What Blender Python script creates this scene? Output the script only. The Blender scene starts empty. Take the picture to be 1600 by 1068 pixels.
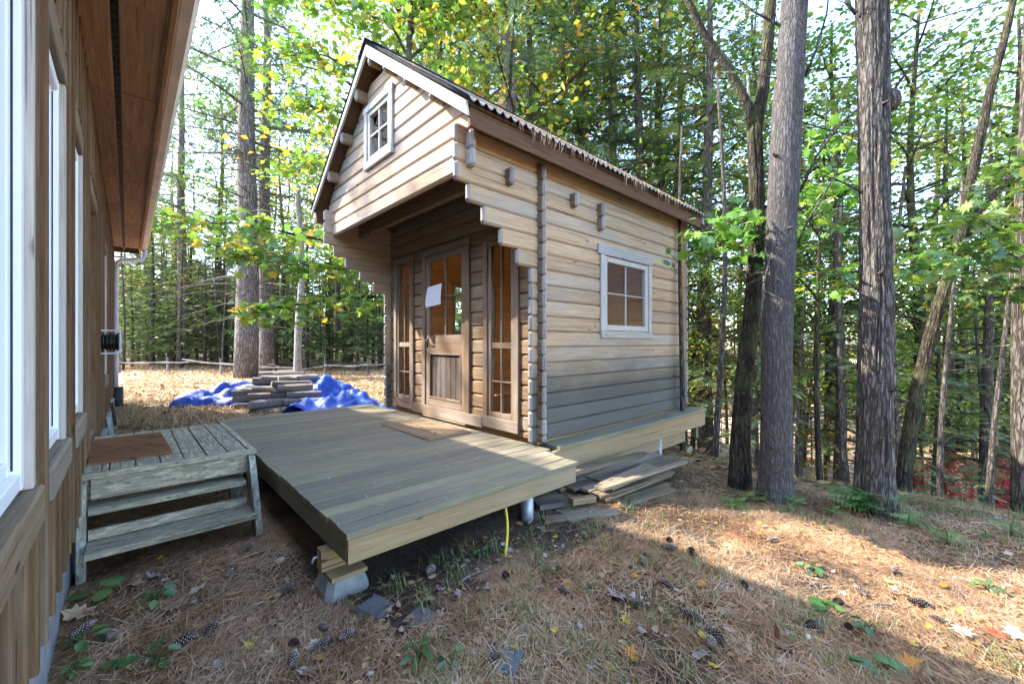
import bpy, math, random
import numpy as np
from mathutils import Vector, noise as mnoise
random.seed(7); rng = np.random.default_rng(7)
SC = bpy.context.scene
COL = SC.collection
PI = math.pi

# ------------------------------------------------------------------ camera, sky, sun, exposure
FPX = 646.0
YAW = math.radians(47.1)                       # heading of the lens from +X (cabin depth axis)
FWD = np.array([math.cos(YAW), math.sin(YAW)]); RGT = np.array([math.sin(YAW), -math.cos(YAW)])
cam = bpy.data.cameras.new('camera'); camo = bpy.data.objects.new('camera', cam); COL.objects.link(camo)
cam.sensor_width = 36; cam.lens = FPX/1600*36; cam.clip_start = 0.05; cam.clip_end = 2000
camo.location = (0, 0, 1.0); camo.rotation_euler = (PI/2, 0, YAW-PI/2)
SC.camera = camo
SUN = np.array([-.85, 1.15, 1.25]); SUN /= np.linalg.norm(SUN)
EL = math.asin(SUN[2]); AZ = math.atan2(SUN[0], SUN[1])      # AZ clockwise from +Y
w = bpy.data.worlds.new('World'); SC.world = w; w.use_nodes = True
wn = w.node_tree.nodes; wl = w.node_tree.links
sky = wn.new('ShaderNodeTexSky'); sky.sky_type = 'NISHITA'; sky.sun_disc = False
sky.sun_elevation = EL; sky.sun_rotation = AZ; sky.air_density = .9; sky.dust_density = .9; sky.ozone_density = 1.0
bg = wn['Background']; bg.inputs[1].default_value = 0.15
wl.new(sky.outputs[0], bg.inputs[0])
sl = bpy.data.lights.new('sun', 'SUN'); sl.energy = 2.25; sl.angle = math.radians(0.55); sl.color = (1.0, 0.93, 0.82)
so = bpy.data.objects.new('sun', sl); COL.objects.link(so)
so.rotation_euler = Vector(-SUN).to_track_quat('-Z', 'Y').to_euler(); so.location = (-20, 20, 30)
vs = SC.view_settings; vs.view_transform = 'Standard'; vs.look = 'None'; vs.exposure = 3.15; vs.gamma = 1.0; vs.use_curve_mapping = False
SC.cycles.max_bounces = 8; SC.cycles.diffuse_bounces = 4; SC.cycles.transparent_max_bounces = 12; SC.cycles.transmission_bounces = 4
SC.cycles.use_denoising = True

# ------------------------------------------------------------------ helpers
def nw(nt, t, **k):
    n = nt.nodes.new(t)
    for a, b in k.items(): setattr(n, a, b)
    return n
def ramp(nt, fac, stops):
    r = nw(nt, 'ShaderNodeValToRGB'); e = r.color_ramp.elements
    while len(e) < len(stops): e.new(0.5)
    for el, (p, c) in zip(e, stops):
        el.position = p; el.color = (*c, 1) if len(c) == 3 else c
    nt.links.new(fac, r.inputs[0]); return r.outputs[0]
def mixc(nt, fac, a, b, mode='MIX'):
    m = nw(nt, 'ShaderNodeMix', data_type='RGBA', blend_type=mode)
    for i, v in ((0, fac), (6, a), (7, b)):
        if hasattr(v, 'is_output'): nt.links.new(v, m.inputs[i])
        elif i == 0: m.inputs[0].default_value = v
        else: m.inputs[i].default_value = (*v, 1)
    return m.outputs[2]
def mth(nt, op, a, b=None, c=None):
    m = nw(nt, 'ShaderNodeMath', operation=op)
    for i, v in enumerate((a, b, c)):
        if v is None: continue
        if hasattr(v, 'is_output'): nt.links.new(v, m.inputs[i])
        else: m.inputs[i].default_value = v
    return m.outputs[0]
def noise(nt, vec, scale, detail=4, rough=.55, dist=0):
    n = nw(nt, 'ShaderNodeTexNoise'); n.inputs['Scale'].default_value = scale; n.inputs['Detail'].default_value = detail
    n.inputs['Roughness'].default_value = rough; n.inputs['Distortion'].default_value = dist
    if vec is not None: nt.links.new(vec, n.inputs['Vector'])
    return n.outputs[0]
def mapping(nt, vec, scale=(1, 1, 1), loc=None):
    m = nw(nt, 'ShaderNodeMapping'); m.inputs['Scale'].default_value = scale
    nt.links.new(vec, m.inputs['Vector'])
    if loc is not None: nt.links.new(loc, m.inputs['Location'])
    return m.outputs[0]
def newmat(name, rough=.8, spec=.3):
    m = bpy.data.materials.new(name); m.use_nodes = True; nt = m.node_tree
    p = nt.nodes['Principled BSDF']; p.inputs['Roughness'].default_value = rough
    p.inputs['Specular IOR Level'].default_value = spec
    return m, nt, p
def bump(nt, p, h, strength=.3, dist=.01):
    b = nw(nt, 'ShaderNodeBump'); b.inputs['Strength'].default_value = strength; b.inputs['Distance'].default_value = dist
    nt.links.new(h, b.inputs['Height']); nt.links.new(b.outputs[0], p.inputs['Normal'])
def plain(name, col, rough=.6, spec=.3, metal=0, var=.25, scale=25):
    m, nt, p = newmat(name, rough, spec); p.inputs['Metallic'].default_value = metal
    co = nw(nt, 'ShaderNodeTexCoord').outputs['Object']
    n = noise(nt, co, scale, 5)
    c = ramp(nt, n, [(.3, tuple(x*(1-var) for x in col)), (.7, tuple(min(1, x*(1+var)) for x in col))])
    nt.links.new(c, p.inputs['Base Color']); bump(nt, p, n, .15, .003)
    return m
AX = {'x': (0.7, 15, 15), 'y': (15, 0.7, 15), 'z': (15, 15, 0.7)}
def wood(name, c1, c2, axis, grey=None, greyamt=.5, zs=None, moss=None, knots=.8, wear=None, rough=.85, bmp=.5, tint=.35, gscale=3.0):
    """weathered timber: grain runs along axis, every board is offset by its own random number"""
    m, nt, p = newmat(name, rough, .2)
    co = nw(nt, 'ShaderNodeTexCoord').outputs['Object']
    rnd = nw(nt, 'ShaderNodeObjectInfo').outputs['Random']
    off = nw(nt, 'ShaderNodeCombineXYZ')
    for i, k in enumerate((37, 91, 53)): nt.links.new(mth(nt, 'MULTIPLY', rnd, k), off.inputs[i])
    v = mapping(nt, co, AX[axis], off.outputs[0])
    g1 = noise(nt, v, gscale, 6, .65, .6); g2 = noise(nt, v, gscale*4, 4, .7)
    g = mth(nt, 'ADD', mth(nt, 'MULTIPLY', g1, .65), mth(nt, 'MULTIPLY', g2, .35))
    c = ramp(nt, g, [(.32, c1), (.5, tuple((a+b)/2 for a, b in zip(c1, c2))), (.66, c2)])
    big = noise(nt, mapping(nt, co, tuple(.25*s**.5 for s in AX[axis]), off.outputs[0]), 2.2, 5, .6)
    if grey is not None:
        f = nw(nt, 'ShaderNodeMapRange'); f.inputs[1].default_value = .62-greyamt*.45; f.inputs[2].default_value = .78-greyamt*.35
        nt.links.new(big, f.inputs[0])
        c = mixc(nt, mth(nt, 'MULTIPLY', f.outputs[0], .85), c, mixc(nt, g, tuple(.55*x for x in grey), tuple(1.35*x for x in grey)))
    if zs is not None:                         # rain splash staining low on the wall
        z0, z1, col = zs
        sx = nw(nt, 'ShaderNodeSeparateXYZ'); nt.links.new(co, sx.inputs[0])
        mr = nw(nt, 'ShaderNodeMapRange', interpolation_type='SMOOTHSTEP'); mr.inputs[1].default_value = z1; mr.inputs[2].default_value = z0
        zn = noise(nt, mapping(nt, co, (.55, 1, 2.2)), 2.0, 6, .7)
        zz = mth(nt, 'ADD', sx.outputs[2], mth(nt, 'MULTIPLY', mth(nt, 'SUBTRACT', zn, .5), .8))
        zz = mth(nt, 'ADD', zz, mth(nt, 'MULTIPLY', mth(nt, 'SUBTRACT', rnd, .5), .10))
        nt.links.new(zz, mr.inputs[0])
        c = mixc(nt, mth(nt, 'MULTIPLY', mr.outputs[0], .93), c, mixc(nt, g, tuple(.6*x for x in col), tuple(1.3*x for x in col)))
    if moss is not None:
        mn = noise(nt, co, 3.1, 6, .7); mf = ramp(nt, mn, [(.5, (0, 0, 0)), (.68, (1, 1, 1))])
        c = mixc(nt, mth(nt, 'MULTIPLY', mf, .55), c, moss)
    if wear is not None:
        wnz = noise(nt, mapping(nt, co, tuple(s**.5 for s in AX[axis])), 9, 6, .75); wf = ramp(nt, wnz, [(.50, (0, 0, 0)), (.57, (1, 1, 1))])
        c = mixc(nt, mth(nt, 'MULTIPLY', wf, .8), c, wear)
        fl = ramp(nt, noise(nt, mapping(nt, co, tuple(s**.4 for s in AX[axis])), 16, 5, .7), [(.36, (1, 1, 1)), (.42, (0, 0, 0))])
        c = mixc(nt, mth(nt, 'MULTIPLY', fl, .75), c, tuple(.35*q for q in c1))
    if knots:
        vo = nw(nt, 'ShaderNodeTexVoronoi'); vo.inputs['Scale'].default_value = 3.2
        kv = {'x': (.8, 2.4, 2.4), 'y': (2.4, .8, 2.4), 'z': (2.4, 2.4, .8)}[axis]
        nt.links.new(mapping(nt, co, kv, off.outputs[0]), vo.inputs['Vector'])
        kf = ramp(nt, vo.outputs['Distance'], [(.05, (1, 1, 1)), (.11, (0, 0, 0))])
        c = mixc(nt, mth(nt, 'MULTIPLY', kf, knots), c, tuple(.32*x for x in c1))
    cr = ramp(nt, noise(nt, mapping(nt, co, tuple(.45*s if s < 1 else 2.2*s for s in AX[axis]), off.outputs[0]), 3.0, 3, .5), [(.30, (1, 1, 1)), (.36, (0, 0, 0))])
    c = mixc(nt, mth(nt, 'MULTIPLY', cr, .65), c, tuple(.22*x for x in c1))
    hv = nw(nt, 'ShaderNodeHueSaturation'); nt.links.new(c, hv.inputs['Color'])
    nt.links.new(mth(nt, 'ADD', mth(nt, 'MULTIPLY', rnd, tint), 1-tint/2), hv.inputs['Value'])
    nt.links.new(hv.outputs[0], p.inputs['Base Color'])
    hgt = mth(nt, 'SUBTRACT', g, mth(nt, 'MULTIPLY', cr, .6))
    bump(nt, p, hgt, bmp, .006)
    return m

class MB:
    def __init__(s): s.v = []; s.f = []; s.m = []
    def add(s, vs, fs, m=0):
        o = len(s.v); s.v += [tuple(map(float, q)) for q in vs]; s.f += [tuple(i+o for i in f) for f in fs]; s.m += [m]*len(fs); return s
    def box(s, x0, x1, y0, y1, z0, z1, m=0):
        return s.add([(x0,y0,z0),(x1,y0,z0),(x1,y1,z0),(x0,y1,z0),(x0,y0,z1),(x1,y0,z1),(x1,y1,z1),(x0,y1,z1)],
                     [(0,3,2,1),(4,5,6,7),(0,1,5,4),(1,2,6,5),(2,3,7,6),(3,0,4,7)], m)
    def board(s, x0, x1, y0, y1, z0, z1, axis=None, c=.004, m=0):
        """plank: chamfered along its length"""
        L = (x1-x0, y1-y0, z1-z0)
        if axis is None: axis = 'xyz'[int(np.argmax(L))]
        if axis == 'x': (a0, a1), (u0, u1), (v0, v1), P = (x0, x1), (y0, y1), (z0, z1), lambda a, u, v: (a, u, v)
        elif axis == 'y': (a0, a1), (u0, u1), (v0, v1), P = (y0, y1), (z0, z1), (x0, x1), lambda a, u, v: (v, a, u)
        else: (a0, a1), (u0, u1), (v0, v1), P = (z0, z1), (x0, x1), (y0, y1), lambda a, u, v: (u, v, a)
        pr = [(u0+c,v0),(u1-c,v0),(u1,v0+c),(u1,v1-c),(u1-c,v1),(u0+c,v1),(u0,v1-c),(u0,v0+c)]
        vs = [P(a0,u,v) for u, v in pr]+[P(a1,u,v) for u, v in pr]
        return s.add(vs, [(i,(i+1)%8,8+(i+1)%8,8+i) for i in range(8)]+[tuple(range(7,-1,-1)), tuple(range(8,16))], m)
    def tube(s, path, rad, n=8, cap=True, m=0):
        path = np.asarray(path, float); k = len(path)
        rad = np.broadcast_to(np.asarray(rad, float), (k,))
        d = np.gradient(path, axis=0); d /= np.linalg.norm(d, axis=1)[:, None]+1e-9
        ref = np.array([0, 0, 1.]) if abs(d[0][2]) < .8 else np.array([1., 0, 0])
        vs = []
        for i in range(k):
            u = np.cross(ref, d[i]); u /= np.linalg.norm(u)+1e-9; q = np.cross(d[i], u)
            for j in range(n):
                t = 2*PI*j/n; vs.append(path[i]+rad[i]*(math.cos(t)*u+math.sin(t)*q))
        fs = [(i*n+j, i*n+(j+1)%n, (i+1)*n+(j+1)%n, (i+1)*n+j) for i in range(k-1) for j in range(n)]
        if cap: fs += [tuple(range(n-1, -1, -1)), tuple(range((k-1)*n, k*n))]
        return s.add(vs, fs, m)
    def xf(s, R=None, t=(0, 0, 0), i0=0):
        a = np.array(s.v[i0:], float)
        if R is not None: a = a@np.asarray(R).T
        a += np.asarray(t); s.v[i0:] = [tuple(q) for q in a]; return s
    def mesh(s, name, mats, smooth=False):
        me = bpy.data.meshes.new(name); me.from_pydata(s.v, [], s.f)
        for q in (mats if isinstance(mats, (list, tuple)) else [mats]): me.materials.append(q)
        if any(s.m): me.polygons.foreach_set('material_index', s.m)
        if smooth: me.polygons.foreach_set('use_smooth', [True]*len(me.polygons))
        me.update(); return me
    def build(s, name, mats, parent=None, smooth=False): return link(name, s.mesh(name, mats, smooth), parent)
def wloc(o):
    q = Vector((0, 0, 0))
    while o is not None: q = q+o.location; o = o.parent
    return q
def link(name, me, parent=None, loc=None):
    if parent is not None and loc is None:     # coordinates are given for the place, stored from the parent's base
        q = wloc(parent)
        if q.length > 0:
            from mathutils import Matrix
            me.transform(Matrix.Translation(-q))
    o = bpy.data.objects.new(name, me); COL.objects.link(o)
    if parent is not None: o.parent = parent
    if loc is not None: o.location = loc
    return o
def local(o):
    """recentre a mesh-only thing on its own base"""
    me = o.data; a = np.empty(len(me.vertices)*3); me.vertices.foreach_get('co', a); a = a.reshape(-1, 3)
    c = a.mean(0); c[2] = a[:, 2].min(); a -= c; me.vertices.foreach_set('co', a.ravel()); o.location = c; me.update(); return o
def tag(o, label=None, cat=None, group=None, kind=None):
    for k, q in (('label', label), ('category', cat), ('group', group), ('kind', kind)):
        if q: o[k] = q
    return o
def empty(name, loc=(0, 0, 0), label=None, cat=None, group=None):
    o = bpy.data.objects.new(name, None); COL.objects.link(o); o.location = loc; o.empty_display_size = .1
    return tag(o, label, cat, group)
def copy_tree(o, parent=None):
    c = o.copy(); COL.objects.link(c)
    if parent is not None: c.parent = parent
    for ch in list(o.children): copy_tree(ch, c)
    return c
def rotz(a): return np.array([[math.cos(a), -math.sin(a), 0], [math.sin(a), math.cos(a), 0], [0, 0, 1]])
def rotx(a): return np.array([[1, 0, 0], [0, math.cos(a), -math.sin(a)], [0, math.sin(a), math.cos(a)]])
def roty(a): return np.array([[math.cos(a), 0, math.sin(a)], [0, 1, 0], [-math.sin(a), 0, math.cos(a)]])
def fastmesh(name, V, T, mats, tint=None, smooth=False):
    """big triangle mesh from arrays; tint is one number per face kept as an attribute"""
    me = bpy.data.meshes.new(name); nv, nf = len(V), len(T); k = T.shape[1]
    me.vertices.add(nv); me.vertices.foreach_set('co', np.ascontiguousarray(V, np.float32).ravel())
    me.loops.add(nf*k); me.loops.foreach_set('vertex_index', np.ascontiguousarray(T, np.int32).ravel())
    me.polygons.add(nf); me.polygons.foreach_set('loop_start', np.arange(0, nf*k, k, dtype=np.int32))
    me.polygons.foreach_set('loop_total', np.full(nf, k, np.int32))
    if smooth: me.polygons.foreach_set('use_smooth', np.ones(nf, bool))
    if tint is not None:
        at = me.attributes.new('tint', 'FLOAT', 'FACE'); at.data.foreach_set('value', np.ascontiguousarray(tint, np.float32))
    for q in (mats if isinstance(mats, (list, tuple)) else [mats]): me.materials.append(q)
    me.update(calc_edges=True); return me
def strew(tv, tf, P, D, N, S):
    """copies of a small template, one per row: x axis along D, z axis near N, size S"""
    D = D/(np.linalg.norm(D, axis=1)[:, None]+1e-9)
    Y = np.cross(N, D); Y /= np.linalg.norm(Y, axis=1)[:, None]+1e-9
    Z = np.cross(D, Y); S = np.asarray(S)[:, None, None]
    V = (tv[None, :, 0:1]*D[:, None]+tv[None, :, 1:2]*Y[:, None]+tv[None, :, 2:3]*Z[:, None])*S+P[:, None]
    n = len(P); T = (tf[None]+(np.arange(n)*len(tv))[:, None, None]).reshape(-1, tf.shape[1])
    return V.reshape(-1, 3), T
def join(parts):
    V = []; T = []; X = []; o = 0
    for v, t, x in parts: V.append(v); T.append(t+o); X.append(x); o += len(v)
    return np.concatenate(V), np.concatenate(T), np.concatenate(X)

# pixel of the 1600 px photograph and a depth -> place on the ground plan (used once to survey the place)
def plan(px, f): q = FWD*f+RGT*((px-800)*f/FPX); return float(q[0]), float(q[1])
def ray(px, py): return np.array([*(FWD*FPX+RGT*(px-800)), 534-py])

# ------------------------------------------------------------------ ground shape
def edge_s(x, y):
    xe = np.where(y < 1.75, 4.45-.24*(y-1.75), 4.45+.42*(y-1.75))
    return (x-xe)*.95
def gz(x, y):
    x = np.asarray(x, float); y = np.asarray(y, float)
    b = -.41-.10*np.exp(-((x+.2)**2/.5+(y-3.6)**2/5))+.05*np.exp(-((x-1.6)**2+(y-1.6)**2)/1.2)+.05*np.clip((y-6)/6, 0, 1)
    b = b-.02*np.clip(x-1, 0, 3.5)-.05*np.exp(-((x-.9)**2+(y-2.4)**2)/.2)
    s = edge_s(x, y); s = np.maximum(s, 0)
    drop = np.where(s < 2, .115*s*s, .46+.46*(s-2)); drop = 7.0*(1-np.exp(-drop/7.0))
    far = np.hypot(x, y)
    hills = 5*np.clip((far-150)/160, 0, 1)**2*(1+.3*np.sin(np.arctan2(y, x)*7))
    n = .018*np.sin(3.1*x+1.3*np.sin(2.3*y))+.014*np.sin(4.3*y+1.1*x)+.008*np.sin(9*x+5*y)+.006*np.sin(-7*x+11*y)
    n = n+.10*np.sin(.33*x+.2)*np.sin(.27*y)*np.clip((far-9)/10, 0, 1)
    return b-drop+n+hills
def ground_hit(px, py):
    """where the line of sight through that pixel of the survey photo meets the ground"""
    d = ray(px, py); t = .001
    for i in range(6000):
        q = np.array([0, 0, 1.])+d*t
        if q[2] <= gz(q[0], q[1]): break
        t *= 1.003
    return float(q[0]), float(q[1])
# ------------------------------------------------------------------ materials
M = {}
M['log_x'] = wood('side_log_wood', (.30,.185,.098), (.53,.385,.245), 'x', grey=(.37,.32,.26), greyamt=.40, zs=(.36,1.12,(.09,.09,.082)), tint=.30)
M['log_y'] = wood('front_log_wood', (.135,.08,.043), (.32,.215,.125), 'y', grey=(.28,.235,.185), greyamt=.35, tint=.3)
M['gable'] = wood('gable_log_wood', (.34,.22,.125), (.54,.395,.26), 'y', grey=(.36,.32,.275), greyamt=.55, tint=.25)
M['inner'] = wood('inner_pine', (.68,.36,.13), (.90,.60,.28), 'x', knots=.5, tint=.2)
M['end'] = wood('log_end_wood', (.20,.15,.11), (.42,.35,.28), 'z', grey=(.30,.29,.30), greyamt=.6, knots=0, tint=.3)
M['trim_z'] = wood('door_frame_wood', (.11,.066,.04), (.255,.168,.105), 'z', grey=(.29,.25,.21), greyamt=.4, tint=.3)
M['trim_y'] = wood('front_trim_wood', (.11,.066,.04), (.255,.168,.105), 'y', grey=(.29,.255,.215), greyamt=.4, tint=.3)
M['door'] = wood('door_board_wood', (.035,.025,.02), (.13,.09,.066), 'z', grey=(.19,.17,.16), greyamt=.3, knots=0, tint=.25)
M['pale_z'] = wood('pale_frame_wood', (.36,.31,.25), (.58,.53,.46), 'z', grey=(.50,.48,.46), greyamt=.6, knots=.3, tint=.15)
M['pale_x'] = wood('pale_sill_wood', (.30,.25,.20), (.50,.45,.38), 'x', grey=(.40,.38,.36), greyamt=.6, knots=.4, tint=.2)
M['pale_y'] = wood('barge_wood', (.40,.34,.28), (.62,.56,.50), 'y', grey=(.52,.50,.49), greyamt=.6, knots=.5, tint=.12)
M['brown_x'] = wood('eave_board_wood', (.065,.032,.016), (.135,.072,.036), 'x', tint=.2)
M['deck'] = wood('deck_board_wood', (.155,.135,.078), (.335,.285,.175), 'x', grey=(.18,.155,.125), greyamt=.62, moss=(.14,.175,.085), knots=.6, tint=.28, bmp=.4)
M['joist_x'] = wood('deck_rim_wood', (.215,.14,.072), (.37,.265,.145), 'x', grey=(.26,.215,.14), greyamt=.35, knots=.9, tint=.15)
M['joist_y'] = wood('deck_side_wood', (.13,.11,.065), (.24,.21,.13), 'y', moss=(.11,.13,.06), tint=.15)
M['step_y'] = wood('step_board_wood', (.19,.165,.115), (.42,.375,.28), 'y', grey=(.24,.215,.18), greyamt=.35, wear=(.52,.45,.31), moss=(.18,.21,.15), tint=.2, bmp=.8)
M['step_x'] = wood('step_tread_wood', (.18,.155,.105), (.40,.355,.26), 'x', grey=(.23,.205,.17), greyamt=.35, wear=(.50,.435,.30), moss=(.19,.20,.13), tint=.2, bmp=.9)
M['step_z'] = wood('step_stile_wood', (.15,.14,.10), (.32,.30,.25), 'z', wear=(.40,.40,.36), moss=(.15,.16,.07), tint=.2, bmp=.8)
M['side_z'] = wood('house_siding_wood', (.06,.033,.016), (.18,.104,.05), 'z', grey=(.18,.14,.10), greyamt=.28, knots=.7, tint=.4)
M['side_y'] = wood('house_trim_wood', (.115,.075,.042), (.25,.17,.105), 'y', grey=(.25,.215,.17), greyamt=.45, tint=.3)
M['wash_z'] = wood('bleached_trim_wood', (.34,.28,.22), (.54,.48,.41), 'z', grey=(.45,.42,.39), greyamt=.5, tint=.15)
M['soffit'] = wood('soffit_wood', (.25,.14,.072), (.52,.33,.19), 'y', knots=.5, tint=.35)
M['old_x'] = wood('old_board_wood', (.11,.083,.052), (.26,.195,.125), 'x', grey=(.21,.185,.15), greyamt=.5, tint=.6)
M['fire_x'] = wood('split_timber_wood', (.055,.046,.042), (.20,.175,.16), 'x', grey=(.28,.26,.26), greyamt=.5, tint=.6, bmp=1.0)
M['white'] = plain('white_vinyl', (.78,.79,.82), .35, .5, var=.03, scale=3)
M['gutter'] = plain('beige_gutter_metal', (.62,.54,.46), .45, .5, var=.18, scale=4)
M['pipe_w'] = plain('white_pipe_paint', (.62,.62,.68), .4, .5, var=.12, scale=8)
M['black'] = plain('black_plastic', (.022,.022,.024), .5, .4, var=.4)
M['steel'] = plain('galvanised_steel', (.36,.40,.45), .45, .5, .4, var=.25, scale=12)
M['iron'] = plain('black_iron', (.03,.03,.03), .45, .5, .6)
M['bitumen'] = plain('dark_corrugated_sheet', (.035,.038,.045), .75, .3, var=.5, scale=9)
M['concrete'] = plain('block_concrete', (.25,.25,.24), .9, .2, var=.22, scale=14)
M['found'] = plain('foundation_concrete', (.25,.25,.265), .9, .2, var=.25, scale=6)
M['slab'] = plain('old_path_slab', (.12,.12,.12), .95, .2, var=.35, scale=12)
M['paper'] = plain('white_paper', (.72,.74,.84), .8, .2, var=.03, scale=5)
M['hose'] = plain('yellow_plastic', (.62,.46,.03), .4, .5, var=.1)
M['shingle'] = plain('roof_shingle', (.10,.09,.085), .95, .2, var=.4)
def glassmat():
    m, nt, p = newmat('window_glass'); nt.nodes.remove(p)
    out = nt.nodes['Material Output']; t = nw(nt, 'ShaderNodeBsdfTransparent'); t.inputs[0].default_value = (.93, .95, .94, 1)
    g = nw(nt, 'ShaderNodeBsdfGlossy'); g.inputs['Roughness'].default_value = .015
    fr = nw(nt, 'ShaderNodeLayerWeight'); fr.inputs[0].default_value = .5     # same from both sides of the pane
    mx = nw(nt, 'ShaderNodeMixShader'); nt.links.new(mth(nt, 'ADD', mth(nt, 'MULTIPLY', mth(nt, 'POWER', fr.outputs['Facing'], 5.0), .12), .002), mx.inputs[0])
    nt.links.new(t.outputs[0], mx.inputs[1]); nt.links.new(g.outputs[0], mx.inputs[2]); nt.links.new(mx.outputs[0], out.inputs[0]); return m
M['glass'] = glassmat()
m, nt, p = newmat('house_glass', .04, .6); p.inputs['Base Color'].default_value = (.03, .035, .04, 1); M['hglass'] = m

# ground: needle duff, bare soil, moss
m, nt, p = newmat('forest_floor', .95, .15)
co = nw(nt, 'ShaderNodeTexCoord').outputs['Object']
n1 = noise(nt, co, 1.1, 8, .65); n2 = noise(nt, co, 45, 6, .7); n3 = noise(nt, co, 2.3, 6, .6)
st = noise(nt, mapping(nt, co, (60, 9, 9)), 1, 5, .7, 1.5); st2 = noise(nt, mapping(nt, co, (9, 55, 9)), 1, 5, .7, 1.5)
duff = ramp(nt, mth(nt, 'ADD', mth(nt, 'MULTIPLY', st, .5), mth(nt, 'MULTIPLY', st2, .5)), [(.3, (.14,.075,.04)), (.5, (.40,.235,.125)), (.68, (.62,.42,.25))])
soil = ramp(nt, n2, [(.3, (.022,.018,.015)), (.7, (.10,.076,.058))])
f1 = ramp(nt, n1, [(.45, (0,0,0)), (.56, (1,1,1))])
c = mixc(nt, mth(nt, 'MULTIPLY', f1, .9), duff, soil)
f3 = ramp(nt, n3, [(.56, (0,0,0)), (.7, (1,1,1))])
c = mixc(nt, mth(nt, 'MULTIPLY', f3, .45), c, ramp(nt, n2, [(.3, (.025,.035,.012)), (.7, (.10,.125,.045))]))
geo = nw(nt, 'ShaderNodeSeparateXYZ'); nt.links.new(co, geo.inputs[0])
# bare dark soil along the deck and round the steps
sm = nw(nt, 'ShaderNodeMapRange', interpolation_type='SMOOTHSTEP'); sm.inputs[1].default_value = 1.55; sm.inputs[2].default_value = 2.15
nt.links.new(mth(nt, 'ADD', geo.outputs[1], mth(nt, 'MULTIPLY', mth(nt, 'SUBTRACT', n1, .5), 2.0)), sm.inputs[0])
sx_ = nw(nt, 'ShaderNodeMapRange', interpolation_type='SMOOTHSTEP'); sx_.inputs[1].default_value = .7; sx_.inputs[2].default_value = 1.1; nt.links.new(geo.outputs[0], sx_.inputs[0])
se_ = nw(nt, 'ShaderNodeMapRange', interpolation_type='SMOOTHSTEP'); se_.inputs[1].default_value = 3.0; se_.inputs[2].default_value = 2.4; nt.links.new(geo.outputs[0], se_.inputs[0])
c = mixc(nt, mth(nt, 'MULTIPLY', mth(nt, 'MULTIPLY', sm.outputs[0], sx_.outputs[0]), mth(nt, 'MULTIPLY', se_.outputs[0], .85)), c, soil)
# the dry lawn behind the steps, its outline ragged
yl = mth(nt, 'ADD', geo.outputs[1], mth(nt, 'MULTIPLY', mth(nt, 'SUBTRACT', n1, .5), 9))
mr = nw(nt, 'ShaderNodeMapRange', interpolation_type='SMOOTHSTEP'); mr.inputs[1].default_value = 7.5; mr.inputs[2].default_value = 11; nt.links.new(yl, mr.inputs[0])
mr2 = nw(nt, 'ShaderNodeMapRange', interpolation_type='SMOOTHSTEP'); mr2.inputs[1].default_value = 27; mr2.inputs[2].default_value = 22; nt.links.new(yl, mr2.inputs[0])
lawn = ramp(nt, noise(nt, co, 7, 8, .75), [(.3, (.18,.105,.062)), (.5, (.40,.265,.17)), (.7, (.60,.44,.31))])
c = mixc(nt, mth(nt, 'MULTIPLY', mr.outputs[0], mr2.outputs[0]), c, lawn)
nt.links.new(c, p.inputs['Base Color']); bump(nt, p, mth(nt, 'ADD', n2, mth(nt, 'MULTIPLY', st, .8)), .8, .02)
M['ground'] = m

# ------------------------------------------------------------------ ground sheet
def axis_lines(a, b, step, far):
    fine = np.arange(a, b+1e-6, step); k = np.geomspace(step, far, 46)
    return np.concatenate([a-np.cumsum(k)[::-1]*.45, fine, b+np.cumsum(k)*.45])
gx = axis_lines(-.5, 7, .06, 110); gy = axis_lines(-2, 9, .06, 110)
X, Y = np.meshgrid(gx, gy, indexing='ij'); Z = gz(X, Y)
ni, nj = X.shape; idx = np.arange(ni*nj).reshape(ni, nj)
Q = np.stack([idx[:-1,:-1], idx[1:,:-1], idx[1:,1:], idx[:-1,1:]], -1).reshape(-1, 4)
g = link('ground', fastmesh('ground', np.stack([X, Y, Z], -1).reshape(-1, 3), Q, M['ground'], smooth=True)); tag(g, kind='structure')
g['label'] = 'brown forest floor of pine needles falling away behind the cabin'

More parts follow.
